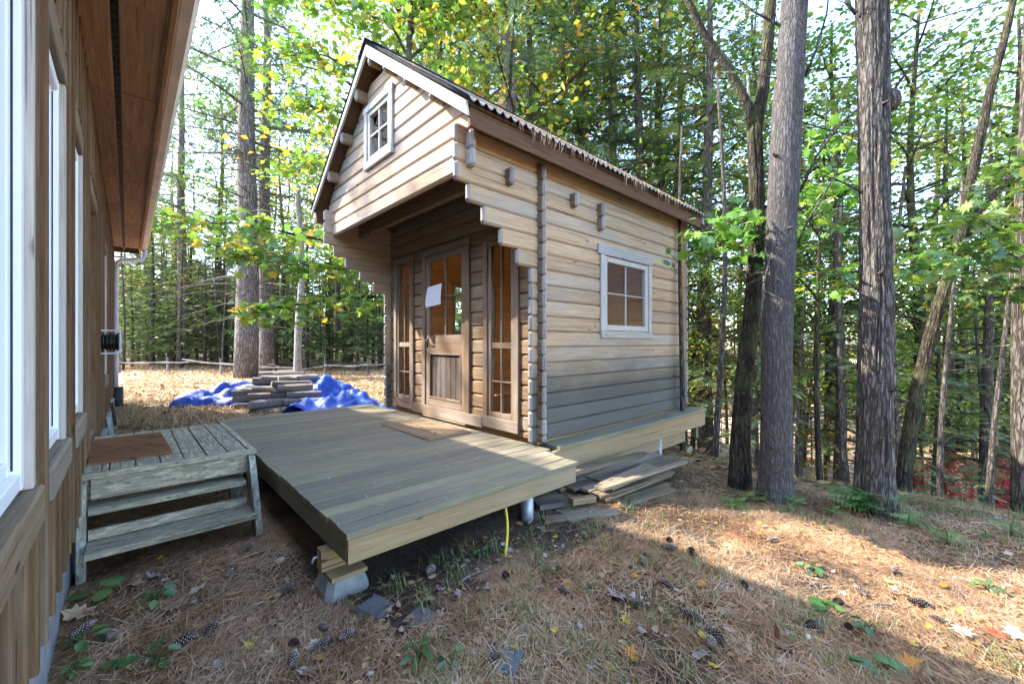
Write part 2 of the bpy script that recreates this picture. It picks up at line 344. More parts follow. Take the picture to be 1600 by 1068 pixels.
# ------------------------------------------------------------------ log cabin
FX, SY, NY, XB, GX = 2.92, 2.78, 5.90, 6.05, 2.06
T, PIT, Z0 = .055, .1545, .02
RY, RZ, SL = 4.36, 4.20, .76                       # ridge and pitch of the roof's underside
def roof_z(y): return RZ-abs(y-RY)*SL
cabin = empty('log_cabin', (FX, SY, 0), 'small weathered log cabin with an overhanging gable and corrugated roof beside the deck', 'cabin')
def log(axis, a0, a1, face, inward, z0, h, mats, end0=False, end1=False, c=.017, slope=None, name='log', split=None):
    """one squared log: face = its outer plane, inward = +1/-1 towards the room; slope gives (a0 top, a1 top) for gable ends"""
    b = MB(); t = T; g = .0015
    j = random.uniform(-.002, .002); h -= g*2; z0 += g; face += j
    pr = [(0,c),(0,h-c),(c,h),(t-.006,h),(t,h-.006),(t,.006),(t-.006,0),(c,0)]
    P = (lambda a, u, v: (a, face+inward*u, z0+v)) if axis == 'x' else (lambda a, u, v: (face+inward*u, a, z0+v))
    rings = []
    def ring(a, ins, tag_):
        out = []
        for u, v in pr:
            aa = a
            if slope:
                k = v/h; aa = a+(slope[0]-a0)*k if tag_ == 0 else a+(slope[1]-a1)*k
            out.append(P(aa, min(max(u, ins*.7), t-ins*.7), min(max(v, ins), h-ins)))
        return out
    e = .022
    if end0: rings += [ring(a0, e, 0), ring(a0+e, 0, 0)]
    else: rings += [ring(a0, 0, 0)]
    outer = 1 if end0 else 0
    if split: rings += [ring(split, 0, 1)]
    if end1: rings += [ring(a1-e, 0, 1), ring(a1, e, 1)]
    else: rings += [ring(a1, 0, 1)]
    vs = [q for r in rings for q in r]; n = len(rings)
    for i in range(n-1):
        fs = [(i*8+k, i*8+(k+1)%8, i*8+8+(k+1)%8, i*8+8+k) for k in range(8)]
        b.v = []; 
        if i == 0: B = MB(); B.v = [tuple(map(float, q)) for q in vs]
        capseg = (end0 and i == 0) or (end1 and i == n-2)
        for k, f in enumerate(fs): B.f.append(f); B.m.append(2 if capseg else (1 if k in (3, 4, 5) and not (split and i <= outer) else 0))
    B.f += [tuple(range(7, -1, -1)), tuple(range((n-1)*8, n*8))]; B.m += [2, 2]
    return B.build(name, mats, cabin)
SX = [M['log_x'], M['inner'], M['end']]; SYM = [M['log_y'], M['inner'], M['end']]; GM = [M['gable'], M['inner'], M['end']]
starts = {10: 2.83, 11: 2.65, 12: 2.45, 13: 2.245, 14: 2.085}
WX0, WX1, WZ0, WZ1 = 4.03, 5.02, 1.13, 2.00        # opening of the side windows
for side in (0, 1):
    face, inw = (SY, 1) if side == 0 else (NY, -1)
    for k in range(0, 18):
        z0 = Z0+k*PIT; xs = 2.83 if k < 10 else starts.get(k, 1.955)
        if k == 17: xs = 1.955
        cut = z0+PIT*.5 > WZ0 and z0+PIT*.5 < WZ1
        if cut:
            log('x', xs, WX0, face, inw, z0, PIT, SX, end0=True, split=FX+.03); log('x', WX1, XB+.045, face, inw, z0, PIT, SX, end1=True)
        else: log('x', xs, XB+.045, face, inw, z0, PIT, SX, end0=True, end1=True, split=FX+.03)
ZF = Z0-PIT/2
OPEN = [(3.06, 3.56, .16, 2.12), (3.90, 4.84, .05, 2.17), (5.20, 5.63, .16, 2.16)]
for k in range(0, 18):                              # front wall, set half a log lower than the sides
    z0 = ZF+k*PIT; h = PIT
    if k == 0: z0, h = .024, PIT/2-.004
    zm = z0+h/2
    if z0 > 2.70: break
    cuts = sorted([(a, b_) for a, b_, c0, c1 in OPEN if c0-.03 < zm < c1])
    a = SY-.085; segs = []
    for c0, c1 in cuts: segs.append((a, c0)); a = c1
    segs.append((a, NY+.085))
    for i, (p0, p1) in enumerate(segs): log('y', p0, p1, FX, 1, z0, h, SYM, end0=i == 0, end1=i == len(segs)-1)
for k in range(0, 27):                              # back wall, up into the rear gable
    z0 = ZF+k*PIT
    if k == 0: continue
    lo, hi = SY-.085, NY+.085; zt = z0+PIT
    def lim(z): d = (RZ-.03-z)/SL; return max(lo, RY-d), min(hi, RY+d)
    (b0, b1), (t0, t1) = lim(z0), lim(zt)
    if t1-t0 < .1: break
    log('y', b0, b1, XB, -1, z0, PIT, SYM, end0=b0 == lo, end1=b1 == hi, slope=(t0, t1))
GZ0 = 2.45
for k in range(0, 12):                              # overhanging front gable
    z0 = GZ0+k*PIT; zt = z0+PIT; lo, hi = SY-.085, NY+.085
    (b0, b1), (t0, t1) = lim(z0), lim(zt)
    if t1-t0 < .08: break
    if 3.04 < z0+PIT/2 < 3.66:
        log('y', b0, 4.10, GX, 1, z0, PIT, GM, end0=b0 == lo, slope=(t0, 4.10)); log('y', 4.70, b1, GX, 1, z0, PIT, GM, end1=b1 == hi, slope=(4.70, t1))
    else: log('y', b0, b1, GX, 1, z0, PIT, GM, end0=b0 == lo, end1=b1 == hi, slope=(t0, t1))
# log ends of the inner cross wall and of the joists, standing out of the side wall
for (x, zs_) in ((2.50, (2.415,)), (3.42, (2.415,)), (3.90, (2.26, 2.415))):
    for z0 in zs_: log('y', SY-.085, SY+.02, x, 1, z0, PIT, SYM, end0=True, name='joist_end')
# overhang: ceiling boards, beam
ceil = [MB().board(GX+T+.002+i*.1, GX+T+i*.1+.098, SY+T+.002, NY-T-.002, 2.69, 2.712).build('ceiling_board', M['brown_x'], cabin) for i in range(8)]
MB().board(2.43, 2.50, SY+T+.001, NY-T-.001, 2.49, 2.688).build('beam', M['log_y'], cabin)
# floor, loft
for i in range(9): MB().board(FX+T+.003, XB-T-.003, SY+T+.003+i*.333, SY+T+i*.333+.33, -.03, .005).build('floor_board', M['inner'], cabin)
MB().board(FX+T+.003, 4.1, SY+T+.003, NY-T-.003, 2.69, 2.72, axis='y').build('loft_floor', M['inner'], cabin)
# roof: boarding, corrugated sheet, purlins, barge boards
X0, X1 = 1.885, 6.24
for sgn, nm in ((-1, 'S'), (1, 'N')):
    b = MB(); ye = RY+sgn*1.81; n = 10
    for i in range(n):
        d0, d1 = 1.81*i/n+.001, 1.81*(i+1)/n-.003
        y0, y1 = RY+sgn*d0, RY+sgn*d1
        q = MB(); q.add([(X0+.03,y0,RZ-d0*SL),(X1-.03,y0,RZ-d0*SL),(X1-.03,y1,RZ-d1*SL),(X0+.03,y1,RZ-d1*SL),
                         (X0+.03,y0,RZ-d0*SL+.022),(X1-.03,y0,RZ-d0*SL+.022),(X1-.03,y1,RZ-d1*SL+.022),(X0+.03,y1,RZ-d1*SL+.022)],
                        [(0,1,2,3),(7,6,5,4),(0,4,5,1),(1,5,6,2),(2,6,7,3),(3,7,4,0)])
        q.build('roof_board', M['brown_x'], cabin)
    nx = 8*49; xs = np.linspace(X0, X1, nx+1); V = []
    wave = .019*np.cos((xs-X0)/.0875*2*PI)
    rows = np.linspace(0, 1.85, 7)
    for up in (0, 1):
        for d in rows:
            zz = RZ-d*SL+.046+wave+up*.006+.006*np.sin(d*5)
            V.append(np.stack([xs, np.full_like(xs, RY+sgn*d), zz], -1))
    V = np.concatenate(V); F = []
    W = nx+1; R_ = len(rows)
    for up in (0, 1):
        for r in range(R_-1):
            a = np.arange(nx)+(up*R_+r)*W; F.append(np.stack([a, a+1, a+W+1, a+W], -1))
    for r in (0, R_-1):
        a = np.arange(nx)+r*W; F.append(np.stack([a, a+1, a+R_*W+1, a+R_*W], -1))
    link('corrugated_sheet', fastmesh('corrugated_sheet', V, np.concatenate(F), M['bitumen'], smooth=True), cabin)
    # barge board
    for xa, xb in ((X0+.004, X0+.028), (X1-.028, X1-.004)):
        L = 1.80; b = MB(); a0 = .02 if sgn > 0 else .0235
        b.add([(x, RY+sgn*d, RZ-d*SL+dz) for x in (xa, xb) for d, dz in ((a0*.2, .018), (L, .018), (L+.025, -.085 if sgn < 0 else -.04), (a0*.2, -.105 if sgn < 0 else -.055))],
              [(0,1,2,3),(7,6,5,4),(0,4,5,1),(1,5,6,2),(2,6,7,3),(3,7,4,0)])
        b.build('barge_board', M['pale_y'], cabin)
    for d in (.36, .80, 1.25):                      # purlin ends under the verge
        log('x', X0+.03, 3.4, RY+sgn*d-T/2, 1, RZ-d*SL-PIT*.93, PIT*.9, [M['log_y'], M['inner'], M['end']], end0=True, name='purlin')
    ye = RY+sgn*1.79
    y0, y1 = sorted((ye, ye-sgn*.028))
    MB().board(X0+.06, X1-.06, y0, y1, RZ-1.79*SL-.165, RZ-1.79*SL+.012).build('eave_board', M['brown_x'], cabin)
b = MB()
for sgn in (-1, 1): 
    i0 = len(b.v)
    b.add([(x, RY+sgn*d, RZ-d*SL+.105+dz) for dz in (0, -.012) for x, d in ((X0-.01,0),(X1+.01,0),(X1+.01,.19),(X0-.01,.19))],
          [(0,1,2,3),(7,6,5,4),(0,4,5,1),(1,5,6,2),(2,6,7,3),(3,7,4,0)])
b.build('ridge_cap', M['bitumen'], cabin)
log('x', X0+.03, 3.4, RY-T/2, 1, RZ-PIT-.03, PIT*.95, [M['log_y'], M['inner'], M['end']], end0=True, name='ridge_beam')
# side windows (south one in view, the north one seen through the door)
def side_window(face, inw):
    s = -inw; yo = lambda d: face+s*d
    def bd(x0, x1, d0, d1, z0, z1, **k): y0, y1 = sorted((yo(d0), yo(d1))); return MB().board(x0, x1, y0, y1, z0, z1, **k)
    wd = empty('side_window', (0, 0, 0)); wd.parent = cabin; wd.location = -cabin.location
    b = MB(); b.v, b.f, b.m = [], [], []
    k = bd(3.90, 5.12, .001, .026, 2.005, 2.115); k.build('head_casing', M['pale_x'], wd)
    bd(3.955, 5.11, .001, .028, 1.045, 1.128).build('sill_casing', M['pale_x'], wd)
    for x0, x1 in ((3.955, 4.035), (5.03, 5.105)): bd(x0, x1, .001, .022, 1.13, 2.003, axis='z').build('side_casing', M['pale_z'], wd)
    f = MB()
    for x0, x1, z0, z1 in ((4.038,4.098,1.135,1.998),(4.952,5.027,1.135,1.998),(4.0985,4.9515,1.135,1.20),(4.0985,4.9515,1.935,1.998)):
        y0, y1 = sorted((yo(-.045), yo(.008))); f.board(x0, x1, y0, y1, z0, z1)
    f.build('sash', M['pale_z'], wd)
    y0, y1 = sorted((yo(-.035), yo(-.012)))
    MB().board(4.515, 4.535, y0, y1, 1.2, 1.935, axis='z').build('muntin', M['pale_z'], wd)
    MB().board(4.0985, 4.9515, y0-.001, y1+.001, 1.565, 1.583).build('muntin', M['pale_x'], wd)
    for x0, x1 in ((4.0985, 4.514), (4.536, 4.9515)):
        for z0, z1 in ((1.2, 1.564), (1.584, 1.935)): MB().box(x0, x1, yo(-.026), yo(-.022), z0, z1).build('pane', M['glass'], wd)
side_window(SY, 1); side_window(NY, -1)
# gable window
def front_window(x, ys, zs_, cas, name, mat_z, mat_y, bars, panes, sash=.05, sillh=None, out=.028):
    y0, y1 = ys; z0, z1 = zs_
    wd = empty(name); wd.parent = cabin; wd.location = -cabin.location
    MB().board(x-out, x-.001, y0-cas, y0, z0-.002, z1+.002, axis='z').build('side_casing', mat_z, wd)
    MB().board(x-out, x-.001, y1, y1+cas, z0-.002, z1+.002, axis='z').build('side_casing', mat_z, wd)
    MB().board(x-out-.004, x-.001, y0-cas-.01, y1+cas+.01, z1+.003, z1+.003+cas, axis='y').build('head_casing', mat_y, wd)
    sh = sillh or cas
    MB().board(x-out-.006, x-.001, y0-cas, y1+cas, z0-.003-sh, z0-.003, axis='y').build('sill_casing', mat_y, wd)
    f = MB()
    f.board(x-.012, x+.04, y0+.001, y0+sash, z0, z1, axis='z').board(x-.012, x+.04, y1-sash, y1-.001, z0, z1, axis='z')
    f.board(x-.0118, x+.04, y0+sash+.0005, y1-sash-.0005, z0, z0+sash, axis='y').board(x-.0118, x+.04, y0+sash+.0005, y1-sash-.0005, z1-sash, z1, axis='y')
    f.build('sash', mat_z, wd)
    for (a, b_, c0, c1, ax) in bars: MB().board(x-.004+(.001 if ax == 'y' else 0), x+.03, a, b_, c0, c1, axis=ax, c=.003).build('muntin', mat_z if ax == 'z' else mat_y, wd)
    for (a, b_, c0, c1) in panes: MB().box(x+.012, x+.016, a, b_, c0, c1).build('pane', M['glass'], wd)
    return wd
yc = 4.4
front_window(GX, (4.125, 4.675), (3.09, 3.655), .072, 'gable_window', M['pale_z'], M['pale_y'],
   [(yc-.011, yc+.011, 3.14, 3.605, 'z'), (4.176, 4.624, 3.362, 3.383, 'y')], [(4.176, yc-.011, 3.14, 3.362), (yc+.011, 4.624, 3.14, 3.362), (4.176, yc-.011, 3.383, 3.605), (yc+.011, 4.624, 3.383, 3.605)], sillh=.085)
for (y0, y1, zt) in ((3.10, 3.52, 2.10), (5.21, 5.62, 2.13)):
    ym = (y0+y1)/2; a, b_ = y0+.052, y1-.052; z0 = .19
    front_window(FX, (y0, y1), (z0, zt), .075, 'sidelight_window', M['trim_z'], M['trim_y'],
      [(ym-.009, ym+.009, z0+.05, .93, 'z'), (ym-.009, ym+.009, .995, zt-.05, 'z'), (a, b_, .93, .994, 'y'), (a, b_, .565, .583, 'y')],
      [(a, ym-.009, z0+.05, .565), (ym+.009, b_, z0+.05, .565), (a, ym-.009, .583, .93), (ym+.009, b_, .583, .93), (a, ym-.009, .995, zt-.05), (ym+.009, b_, .995, zt-.05)], sillh=.12)
# door
dr = empty('door'); dr.parent = cabin; dr.location = -cabin.location
for y0, y1 in ((3.845, 3.925), (4.815, 4.895)): MB().board(FX-.030, FX-.001, y0, y1, .045, 2.135, axis='z').build('door_casing', M['trim_z'], dr)
MB().board(FX-.034, FX-.001, 3.835, 4.905, 2.137, 2.215, axis='y').build('door_casing', M['trim_y'], dr)
MB().board(FX-.045, FX+.05, 3.90, 4.84, .022, .044, axis='y').build('threshold', M['trim_y'], dr)
MB().board(FX-.038, FX-.001, 3.60, 5.12, .046, .17, axis='y').build('kick_board', M['trim_y'], dr)
lf = MB()
for y0, y1 in ((3.93, 4.015), (4.725, 4.81)): lf.board(FX-.014, FX+.036, y0, y1, .175, 2.13, axis='z')
lf.build('door_stile', M['trim_z'], dr)
for z0, z1 in ((.175, .27), (.86, 1.085), (2.055, 2.13)): MB().board(FX-.0135, FX+.0355, 4.0155, 4.7245, z0, z1, axis='y').build('door_rail', M['trim_y'], dr)
lf = MB()
for a in (4.0155, 4.7005): lf.board(FX-.021, FX-.002, a, a+.024, .27, .86, axis='z')
for a in (.27, .836): lf.board(FX-.0205, FX-.002, 4.04, 4.70, a, a+.024, axis='y')
lf.build('panel_moulding', M['trim_z'], dr)
for i in range(6): MB().board(FX+.004, FX+.024, 4.0395+i*.1102, 4.0395+(i+1)*.1102-.003, .294, .836, axis='z', c=.005).build('door_board', M['door'], dr)
MB().board(FX-.004, FX+.03, 4.36, 4.38, 1.085, 2.055, axis='z').build('muntin', M['trim_z'], dr)
MB().board(FX-.003, FX+.029, 4.0155, 4.7245, 1.56, 1.58, axis='y').build('muntin', M['trim_y'], dr)
for a, b_ in ((4.0155, 4.36), (4.38, 4.7245)):
    for c0, c1 in ((1.085, 1.56), (1.58, 2.055)): MB().box(FX+.012, FX+.016, a, b_, c0, c1).build('pane', M['glass'], dr)
h = MB(); h.board(FX-.022, FX-.0135, 4.752, 4.785, .93, 1.08, axis='z', c=.003)
h.tube([(FX-.02,4.768,1.02),(FX-.06,4.768,1.02),(FX-.066,4.74,1.02),(FX-.066,4.66,1.015)], [.009,.009,.009,.007], 8); h.build('handle', M['iron'], dr, True)
pb = MB()
n = 6
for i in range(n+1):
    u = i/n
    for j in (0, 1):
        y = (4.705 if j == 0 else 4.375)+(.03*u if j == 0 else 0)
        pb.v.append((FX-.045-.035*u*(1-u)*(1 if j else 1.8)-.02*u, y, (1.71 if j == 0 else 1.735)-.262*u-(.02 if j == 0 else 0)*u*0))
pb.f = [(2*i, 2*i+1, 2*i+3, 2*i+2) for i in range(n)]; pb.m = [0]*n
o = pb.build('paper_notice', M['paper']); md = o.modifiers.new('thickness', 'SOLIDIFY'); md.thickness = .0012; local(o)
tag(o, 'blank white sheet of paper hanging in the door glass of the cabin', 'paper')
# carrying ledge along the side wall
MB().board(2.985, 6.34, 2.545, SY-.003, -.026, .012).build('ledge_board', M['deck'], cabin)
MB().board(2.76, 6.33, 2.565, 2.605, -.235, -.028).build('rim_beam', M['joist_x'], cabin)
MB().board(2.79, 5.75, 2.61, 2.66, -.40, -.21).build('carrier_beam', M['joist_x'], cabin)
MB().board(6.24, 6.32, 2.607, 5.95, -.27, -.056, axis='y').build('end_beam', M['joist_x'], cabin)
MB().board(6.15, 6.22, 2.62, 2.70, -.42, -.25, axis='y').build('packing_block', M['joist_y'], cabin)
for y in (3.6, 4.6, 5.6): MB().board(2.95, 6.23, y, y+.06, -.25, -.056).build('floor_joist', M['joist_x'], cabin)
for (x, y) in ((5.05, 2.70), (5.05, 4.4), (5.05, 5.8)):
    zb = float(gz(x, y))-.15
    b = MB(); b.tube([(x, y, zb), (x, y, -.42)], .048, 14); b.build('support_post', M['steel'], cabin, True)
    MB().board(x-.035, x+.035, y-.094 if y < 3 else y-.05, y-.088 if y < 3 else y-.044, -.46, -.25, axis='z').board(x-.05, x+.05, y-.05, y+.05, -.425, -.40).build('post_bracket', M['steel'], cabin)
b = MB(); b.tube([(4.55, 2.72, -.40), (5.0, 2.76, -.80)], .028, 6); b.build('brace', M['steel'], cabin)
# ------------------------------------------------------------------ deck
DX0, DX1, DY0, DY1 = .835, 2.90, 2.155, 6.46
deck = empty('timber_deck', (1.8, 4.3, -.4), 'low greenish grey timber deck in front of the cabin door', 'deck')
n = 30; wdt = (DY1-DY0)/n
for i in range(n):
    y0 = DY0+i*wdt+.002; y1 = DY0+(i+1)*wdt-.0025; x1 = 2.765+max(0, min(.135, (y0-2.4)*.9)); dz = random.uniform(-.0025, .0015)
    if y1 > 2.69 and y1 < NY+.09: x1 = 2.895
    MB().board(DX0+random.uniform(-.006, .004), x1, y0, y1, -.033+dz, dz, c=.005).build('deck_board', M['deck'], deck)
MB().board(DX0+.012, 2.75, DY0+.018, DY0+.056, -.172, -.037).build('rim_beam', M['joist_x'], deck)
MB().board(DX0+.012, 2.75, DY1-.05, DY1-.012, -.172, -.037).build('rim_beam', M['joist_x'], deck)
MB().board(DX0+.010, DX0+.048, DY0+.058, DY1-.052, -.171, -.037, axis='y').build('side_beam', M['joist_y'], deck)
for x in (1.25, 1.65, 2.05, 2.45, 2.70): MB().board(x, x+.038, DY0+.06, DY1-.055, -.17, -.037, axis='y').build('joist', M['joist_y'], deck)
MB().board(DX0-.04, 2.6, DY0+.27, DY0+.345, -.295, -.174).build('carrier_beam', M['joist_x'], deck)
MB().board(DX0-.02, 2.6, DY1-.5, DY1-.4, -.295, -.174).build('carrier_beam', M['joist_x'], deck)
b = MB(); b.tube([(2.33, 2.33, -.55), (2.33, 2.33, -.174)], .05, 16); b.build('support_post', M['steel'], deck, True)
b = MB(); b.tube([(DX0-.045, DY0+.31, -.215), (DX0-.07, DY0+.305, -.213), (DX0-.08, DY0+.305, -.24)], .007, 6); b.build('bolt', M['steel'], deck, True)
# block and shim under the near corner
bx, by = .915, 2.45; zb = -.47; b = MB()
def ringsq(h, z, c): return [(-h+c,-h,z),(h-c,-h,z),(h,-h+c,z),(h,h-c,z),(h-c,h,z),(-h+c,h,z),(-h,h-c,z),(-h,-h+c,z)]
vs = ringsq(.125, 0, .02)+ringsq(.123, .07, .035)+ringsq(.098, .148, .03)
b.add(vs, [(r*8+i, r*8+(i+1)%8, r*8+8+(i+1)%8, r*8+8+i) for r in range(2) for i in range(8)]+[tuple(range(7,-1,-1)), tuple(range(16,24))])
b.xf(None, (bx, by, zb)); blk = b.build('concrete_block', [M['concrete']]); local(blk)
tag(blk, 'tapered grey concrete pier block under the near corner of the deck', 'block')
sh = MB().board(bx-.10, bx+.10, by-.13, by+.05, -.321, -.297).build('wood_shim', M['joist_x']); local(sh); tag(sh, 'short flat wooden shim on top of the grey concrete pier block', 'shim')
# hose
h0 = np.array([*(FWD*3.0+RGT*((786-800)*3.0/FPX)), -.13]); hx, hy = ground_hit(789, 867); h1 = np.array([hx, hy, float(gz(hx, hy))-.01]); pts = []
for i in range(14):
    u = i/13; q = h0+(h1-h0)*np.array([u**1.5, u**1.5, u]); pts.append((q[0]+.02*math.sin(u*3.1), q[1]-.015*math.sin(u*3.1), q[2]))
o = MB().tube(pts, .0105, 8).build('hose', M['hose'], None, True); local(o); tag(o, 'yellow hose hanging down from under the deck edge to the ground', 'hose')
# door mats
def mat_tex(name, c1, c2, dark):
    m, nt, p = newmat(name, .98, .1); co = nw(nt, 'ShaderNodeTexCoord').outputs['Object']
    n = noise(nt, co, 220, 4, .7); c = ramp(nt, n, [(.3, c1), (.7, c2)])
    if dark == 'twigs':
        q = noise(nt, mapping(nt, co, (5.5, 17, 1)), 1.6, 4, .6, 1.2); env = noise(nt, co, 3.4, 2)
        f = mth(nt, 'MULTIPLY', ramp(nt, q, [(.42, (1,1,1)), (.47, (0,0,0))]), ramp(nt, env, [(.48, (0,0,0)), (.54, (1,1,1))]))
        c = mixc(nt, mth(nt, 'MULTIPLY', f, .9), c, (.02, .022, .018))
    nt.links.new(c, p.inputs['Base Color']); bump(nt, p, n, .9, .006); return m
M['coir'] = mat_tex('coir_matting', (.12,.055,.025), (.30,.15,.075), 'twigs'); M['coir2'] = mat_tex('pale_coir_matting', (.17,.115,.07), (.36,.26,.165), None)
b = MB().board(-.27, .27, -.53, .53, 0, .018, axis='y', c=.008); o = b.build('door_mat', M['coir2']); o.location = (2.50, 4.17, .001)
tag(o, 'worn tan coir door mat with swirling relief lying before the cabin door', 'mat')
b = MB()
for k in range(3):                                  # relief scrolls
    for s in (-1, 1):
        th = np.linspace(0, 4.4, 22); r = .012+.016*th
        b.tube([(math.cos(t)*rr*1.0+.02*s, s*(.12+.13*k)+math.sin(t*s)*rr, .0185) for t, rr in zip(th, r)], .0052, 5)
for y in (-.50, .50): b.tube([(-.24, y, .018), (.24, y, .018)], .006, 5)
for x in (-.24, .24): b.tube([(x, -.50, .018), (x, .50, .018)], .006, 5)
q = link('relief', b.mesh('relief', M['coir2'], True), o, (0, 0, 0)); q['label'] = 'raised scroll relief of the mat'
# ------------------------------------------------------------------ steps to the house
PZ = .15; SX0, SX1, SY0, SY1 = -.225, .745, 3.80, 5.27
st = empty('wooden_steps', (.25, 4.4, -.55), 'short weathered wooden steps with peeling pale boards beside the house wall', 'steps')
n = 7; wdt = (SX1-SX0-.045)/n
for i in range(n): MB().board(SX0+i*wdt+.003, SX0+(i+1)*wdt-.004, SY0+.033, SY1, PZ-.034+random.uniform(-.002,.001), PZ+random.uniform(-.003,.001), axis='y').build('platform_board', M['step_y'], st)
MB().board(SX1-.044, SX1, SY0+.033, SY1, PZ-.034, PZ+.0015, axis='y').build('edge_board', M['step_y'], st)
MB().board(SX0-.005, SX1+.004, SY0-.012, SY0+.031, PZ-.036, PZ+.001).build('nosing', M['step_x'], st)
MB().board(SX0+.05, SX1-.055, SY0+.006, SY0+.042, PZ-.172, PZ-.04).build('riser', M['step_x'], st)
MB().board(SX0, SX1-.02, SY1-.045, SY1-.008, PZ-.172, PZ-.036).build('riser', M['step_x'], st)
for x in (SX0+.02, SX1-.10): MB().board(x, x+.036, SY0+.045, SY1-.05, PZ-.17, PZ-.036, axis='y').build('side_joist', M['step_y'], st)
MB().board(SX0+.04, SX1-.075, SY0-.06, SY0+.14, -.105, -.067).build('tread', M['step_x'], st)
MB().board(SX0+.035, SX1-.045, SY0-.28, SY0-.05, -.305, -.267).build('tread', M['step_x'], st)
MB().board(SX0+.04, SX1-.07, SY0-.05, SY0-.018, -.266, -.20).build('riser', M['step_x'], st)
def stile(x0, x1):                                  # sloping side plank
    b = MB(); ys0, ys1 = SY0-.0, SY0-.22; zg = -.62
    pr = [(SY0+.002, PZ-.04), (SY0-.05, PZ-.04), (SY0-.30, -.36), (SY0-.30, zg), (SY0-.13, zg), (SY0-.13, -.34), (SY0+.12, PZ-.18), (SY0+.12, PZ-.04)]
    n = len(pr); b.add([(x, y, z) for x in (x0, x1) for y, z in pr], [tuple(range(n)), tuple(range(2*n-1, n-1, -1))]+[(i, n+i, n+(i+1)%n, (i+1)%n) for i in range(n)])
    return b.build('stile', M['step_z'], st)
stile(SX1-.055, SX1-.012); 
MB().board(SX0-.012, SX0+.032, SY0-.10, SY0+.02, -.66, PZ-.037, axis='z').build('stile', M['step_z'], st)
for x, y in ((SX0+.03, SY1-.13), (SX1-.13, SY1-.13), (SX1-.135, SY0+.20)): MB().board(x, x+.085, y, y+.085, -.62, PZ-.04, axis='z').build('leg', M['step_z'], st)
b = MB().board(-.23, .23, -.49, .49, 0, .013, axis='y', c=.005)
o = b.build('door_mat', M['coir']); o.location = (.01, 4.55, PZ+.002); o.rotation_euler = (0, 0, .03)
tag(o, 'rusty brown coir door mat with dark twig print on the wooden steps', 'mat')

# ------------------------------------------------------------------ house on the left
HX = -.25; HY0, HY1 = -2.5, 11.95; EZ = 2.98
house = empty('house', (HX-2, 5, -.45), 'brown board and batten house with white windows and a deep eave', 'house')
WIN = [(.85, 1.94), (2.30, 2.83), (3.32, 3.83), (7.35, 8.05)]; DOORY = (4.62, 5.52)
def inwin(y, z):
    return any(a-.03 < y < b_+.03 for a, b_ in WIN) and z
zs0, zs1 = -.05, EZ
holes = [(a, b_, .56, 2.20) for a, b_ in WIN]+[(DOORY[0], DOORY[1], .16, 2.20)]
y = HY0
while y < HY1-.02:                                  # boards behind, battens in front
    yb = min(y+.205, HY1); hole = [h for h in holes if not (yb <= h[0]+.02 or y >= h[1]-.02)]
    spans = [(zs0, zs1)]
    if hole: h = hole[0]; spans = [(zs0, h[2]), (h[3], zs1)]
    for z0, z1 in spans:
        if z1-z0 < .05: continue
        MB().board(HX-.034, HX-.012, y+.002, yb-.002, z0, z1, axis='z').build('siding_board', M['side_z'], house)
    hole = [h for h in holes if h[0]-.03 < yb < h[1]+.03]
    spans = [(zs0-.012, zs1)]
    if hole: h = hole[0]; spans = [(zs0-.012, h[2]-.14 if h[2] > .3 else .05), (h[3]+.14, zs1)]
    for z0, z1 in spans:
        if z1-z0 < .08: continue
        MB().board(HX-.0075, HX+.042, yb-.026, yb+.020, z0+random.uniform(-.01, .008), z1, axis='z', c=.006).build('batten', M['side_z'], house)
    y = yb
MB().box(-6.0, HX-.012, HY0, HY1, -1.3, zs0-.004).build('foundation', M['found'], house)
for k, (a, b_) in enumerate(WIN):
    wd = empty('window'); wd.parent = house; wd.location = -house.location
    MB().board(HX-.03, HX+.055, a-.06, b_+.06, .425, .545, axis='y', c=.008).build('sill_board', M['side_y'], wd)
    MB().board(HX-.03, HX+.040, a-.05, b_+.05, 2.20, 2.33, axis='y', c=.006).build('head_board', M['side_y'], wd)
    for y0, y1 in ((a-.055, a-.002), (b_+.002, b_+.058)): MB().board(HX-.03, HX+.036, y0, y1, .548, 2.197, axis='z').build('side_board', M['wash_z'], wd)
    f = MB()
    for d, s in ((0, .05), (.052, .045)):
        xf = HX+.018-.02*(d > 0); y0, y1, z0, z1 = a+d, b_-d, .56+d, 2.19-d
        f.board(xf-.06, xf, y0, y0+s, z0, z1, axis='z').board(xf-.06, xf, y1-s, y1, z0, z1, axis='z')
        f.board(xf-.06, xf-.001, y0+s+.0005, y1-s-.0005, z0, z0+s, axis='y').board(xf-.06, xf-.001, y0+s+.0005, y1-s-.0005, z1-s, z1, axis='y')
    f.build('frame', M['white'], wd)
    gk = MB()
    for yy in (a+.0505, b_-.0515): gk.box(HX-.03, HX+.0025, yy, yy+.002, .62, 2.13)
    gk.build('gasket', M['black'], wd)
    MB().box(HX-.045, HX-.04, a+.097, b_-.097, .657, 2.093).build('pane', M['hglass'], wd)
    MB().box(HX-.09, HX-.075, a, b_, .56, 2.19).build('blind', M['white'], wd)
dr = empty('door'); dr.parent = house; dr.location = -house.location
for y0, y1 in ((DOORY[0]-.06, DOORY[0]+.03), (DOORY[1]-.03, DOORY[1]+.06)): MB().board(HX-.03, HX+.035, y0, y1, .10, 2.2, axis='z').build('door_casing', M['side_z'], dr)
MB().board(HX-.03, HX+.036, DOORY[0]-.06, DOORY[1]+.06, 2.202, 2.32, axis='y').build('door_casing', M['side_y'], dr)
MB().board(HX-.07, HX-.03, DOORY[0]+.031, DOORY[1]-.031, .19, 2.198, axis='z').build('door_leaf', M['white'], dr)
MB().board(HX-.06, HX+.02, DOORY[0]+.031, DOORY[1]-.031, .152, .188, axis='y').build('threshold', M['side_y'], dr)
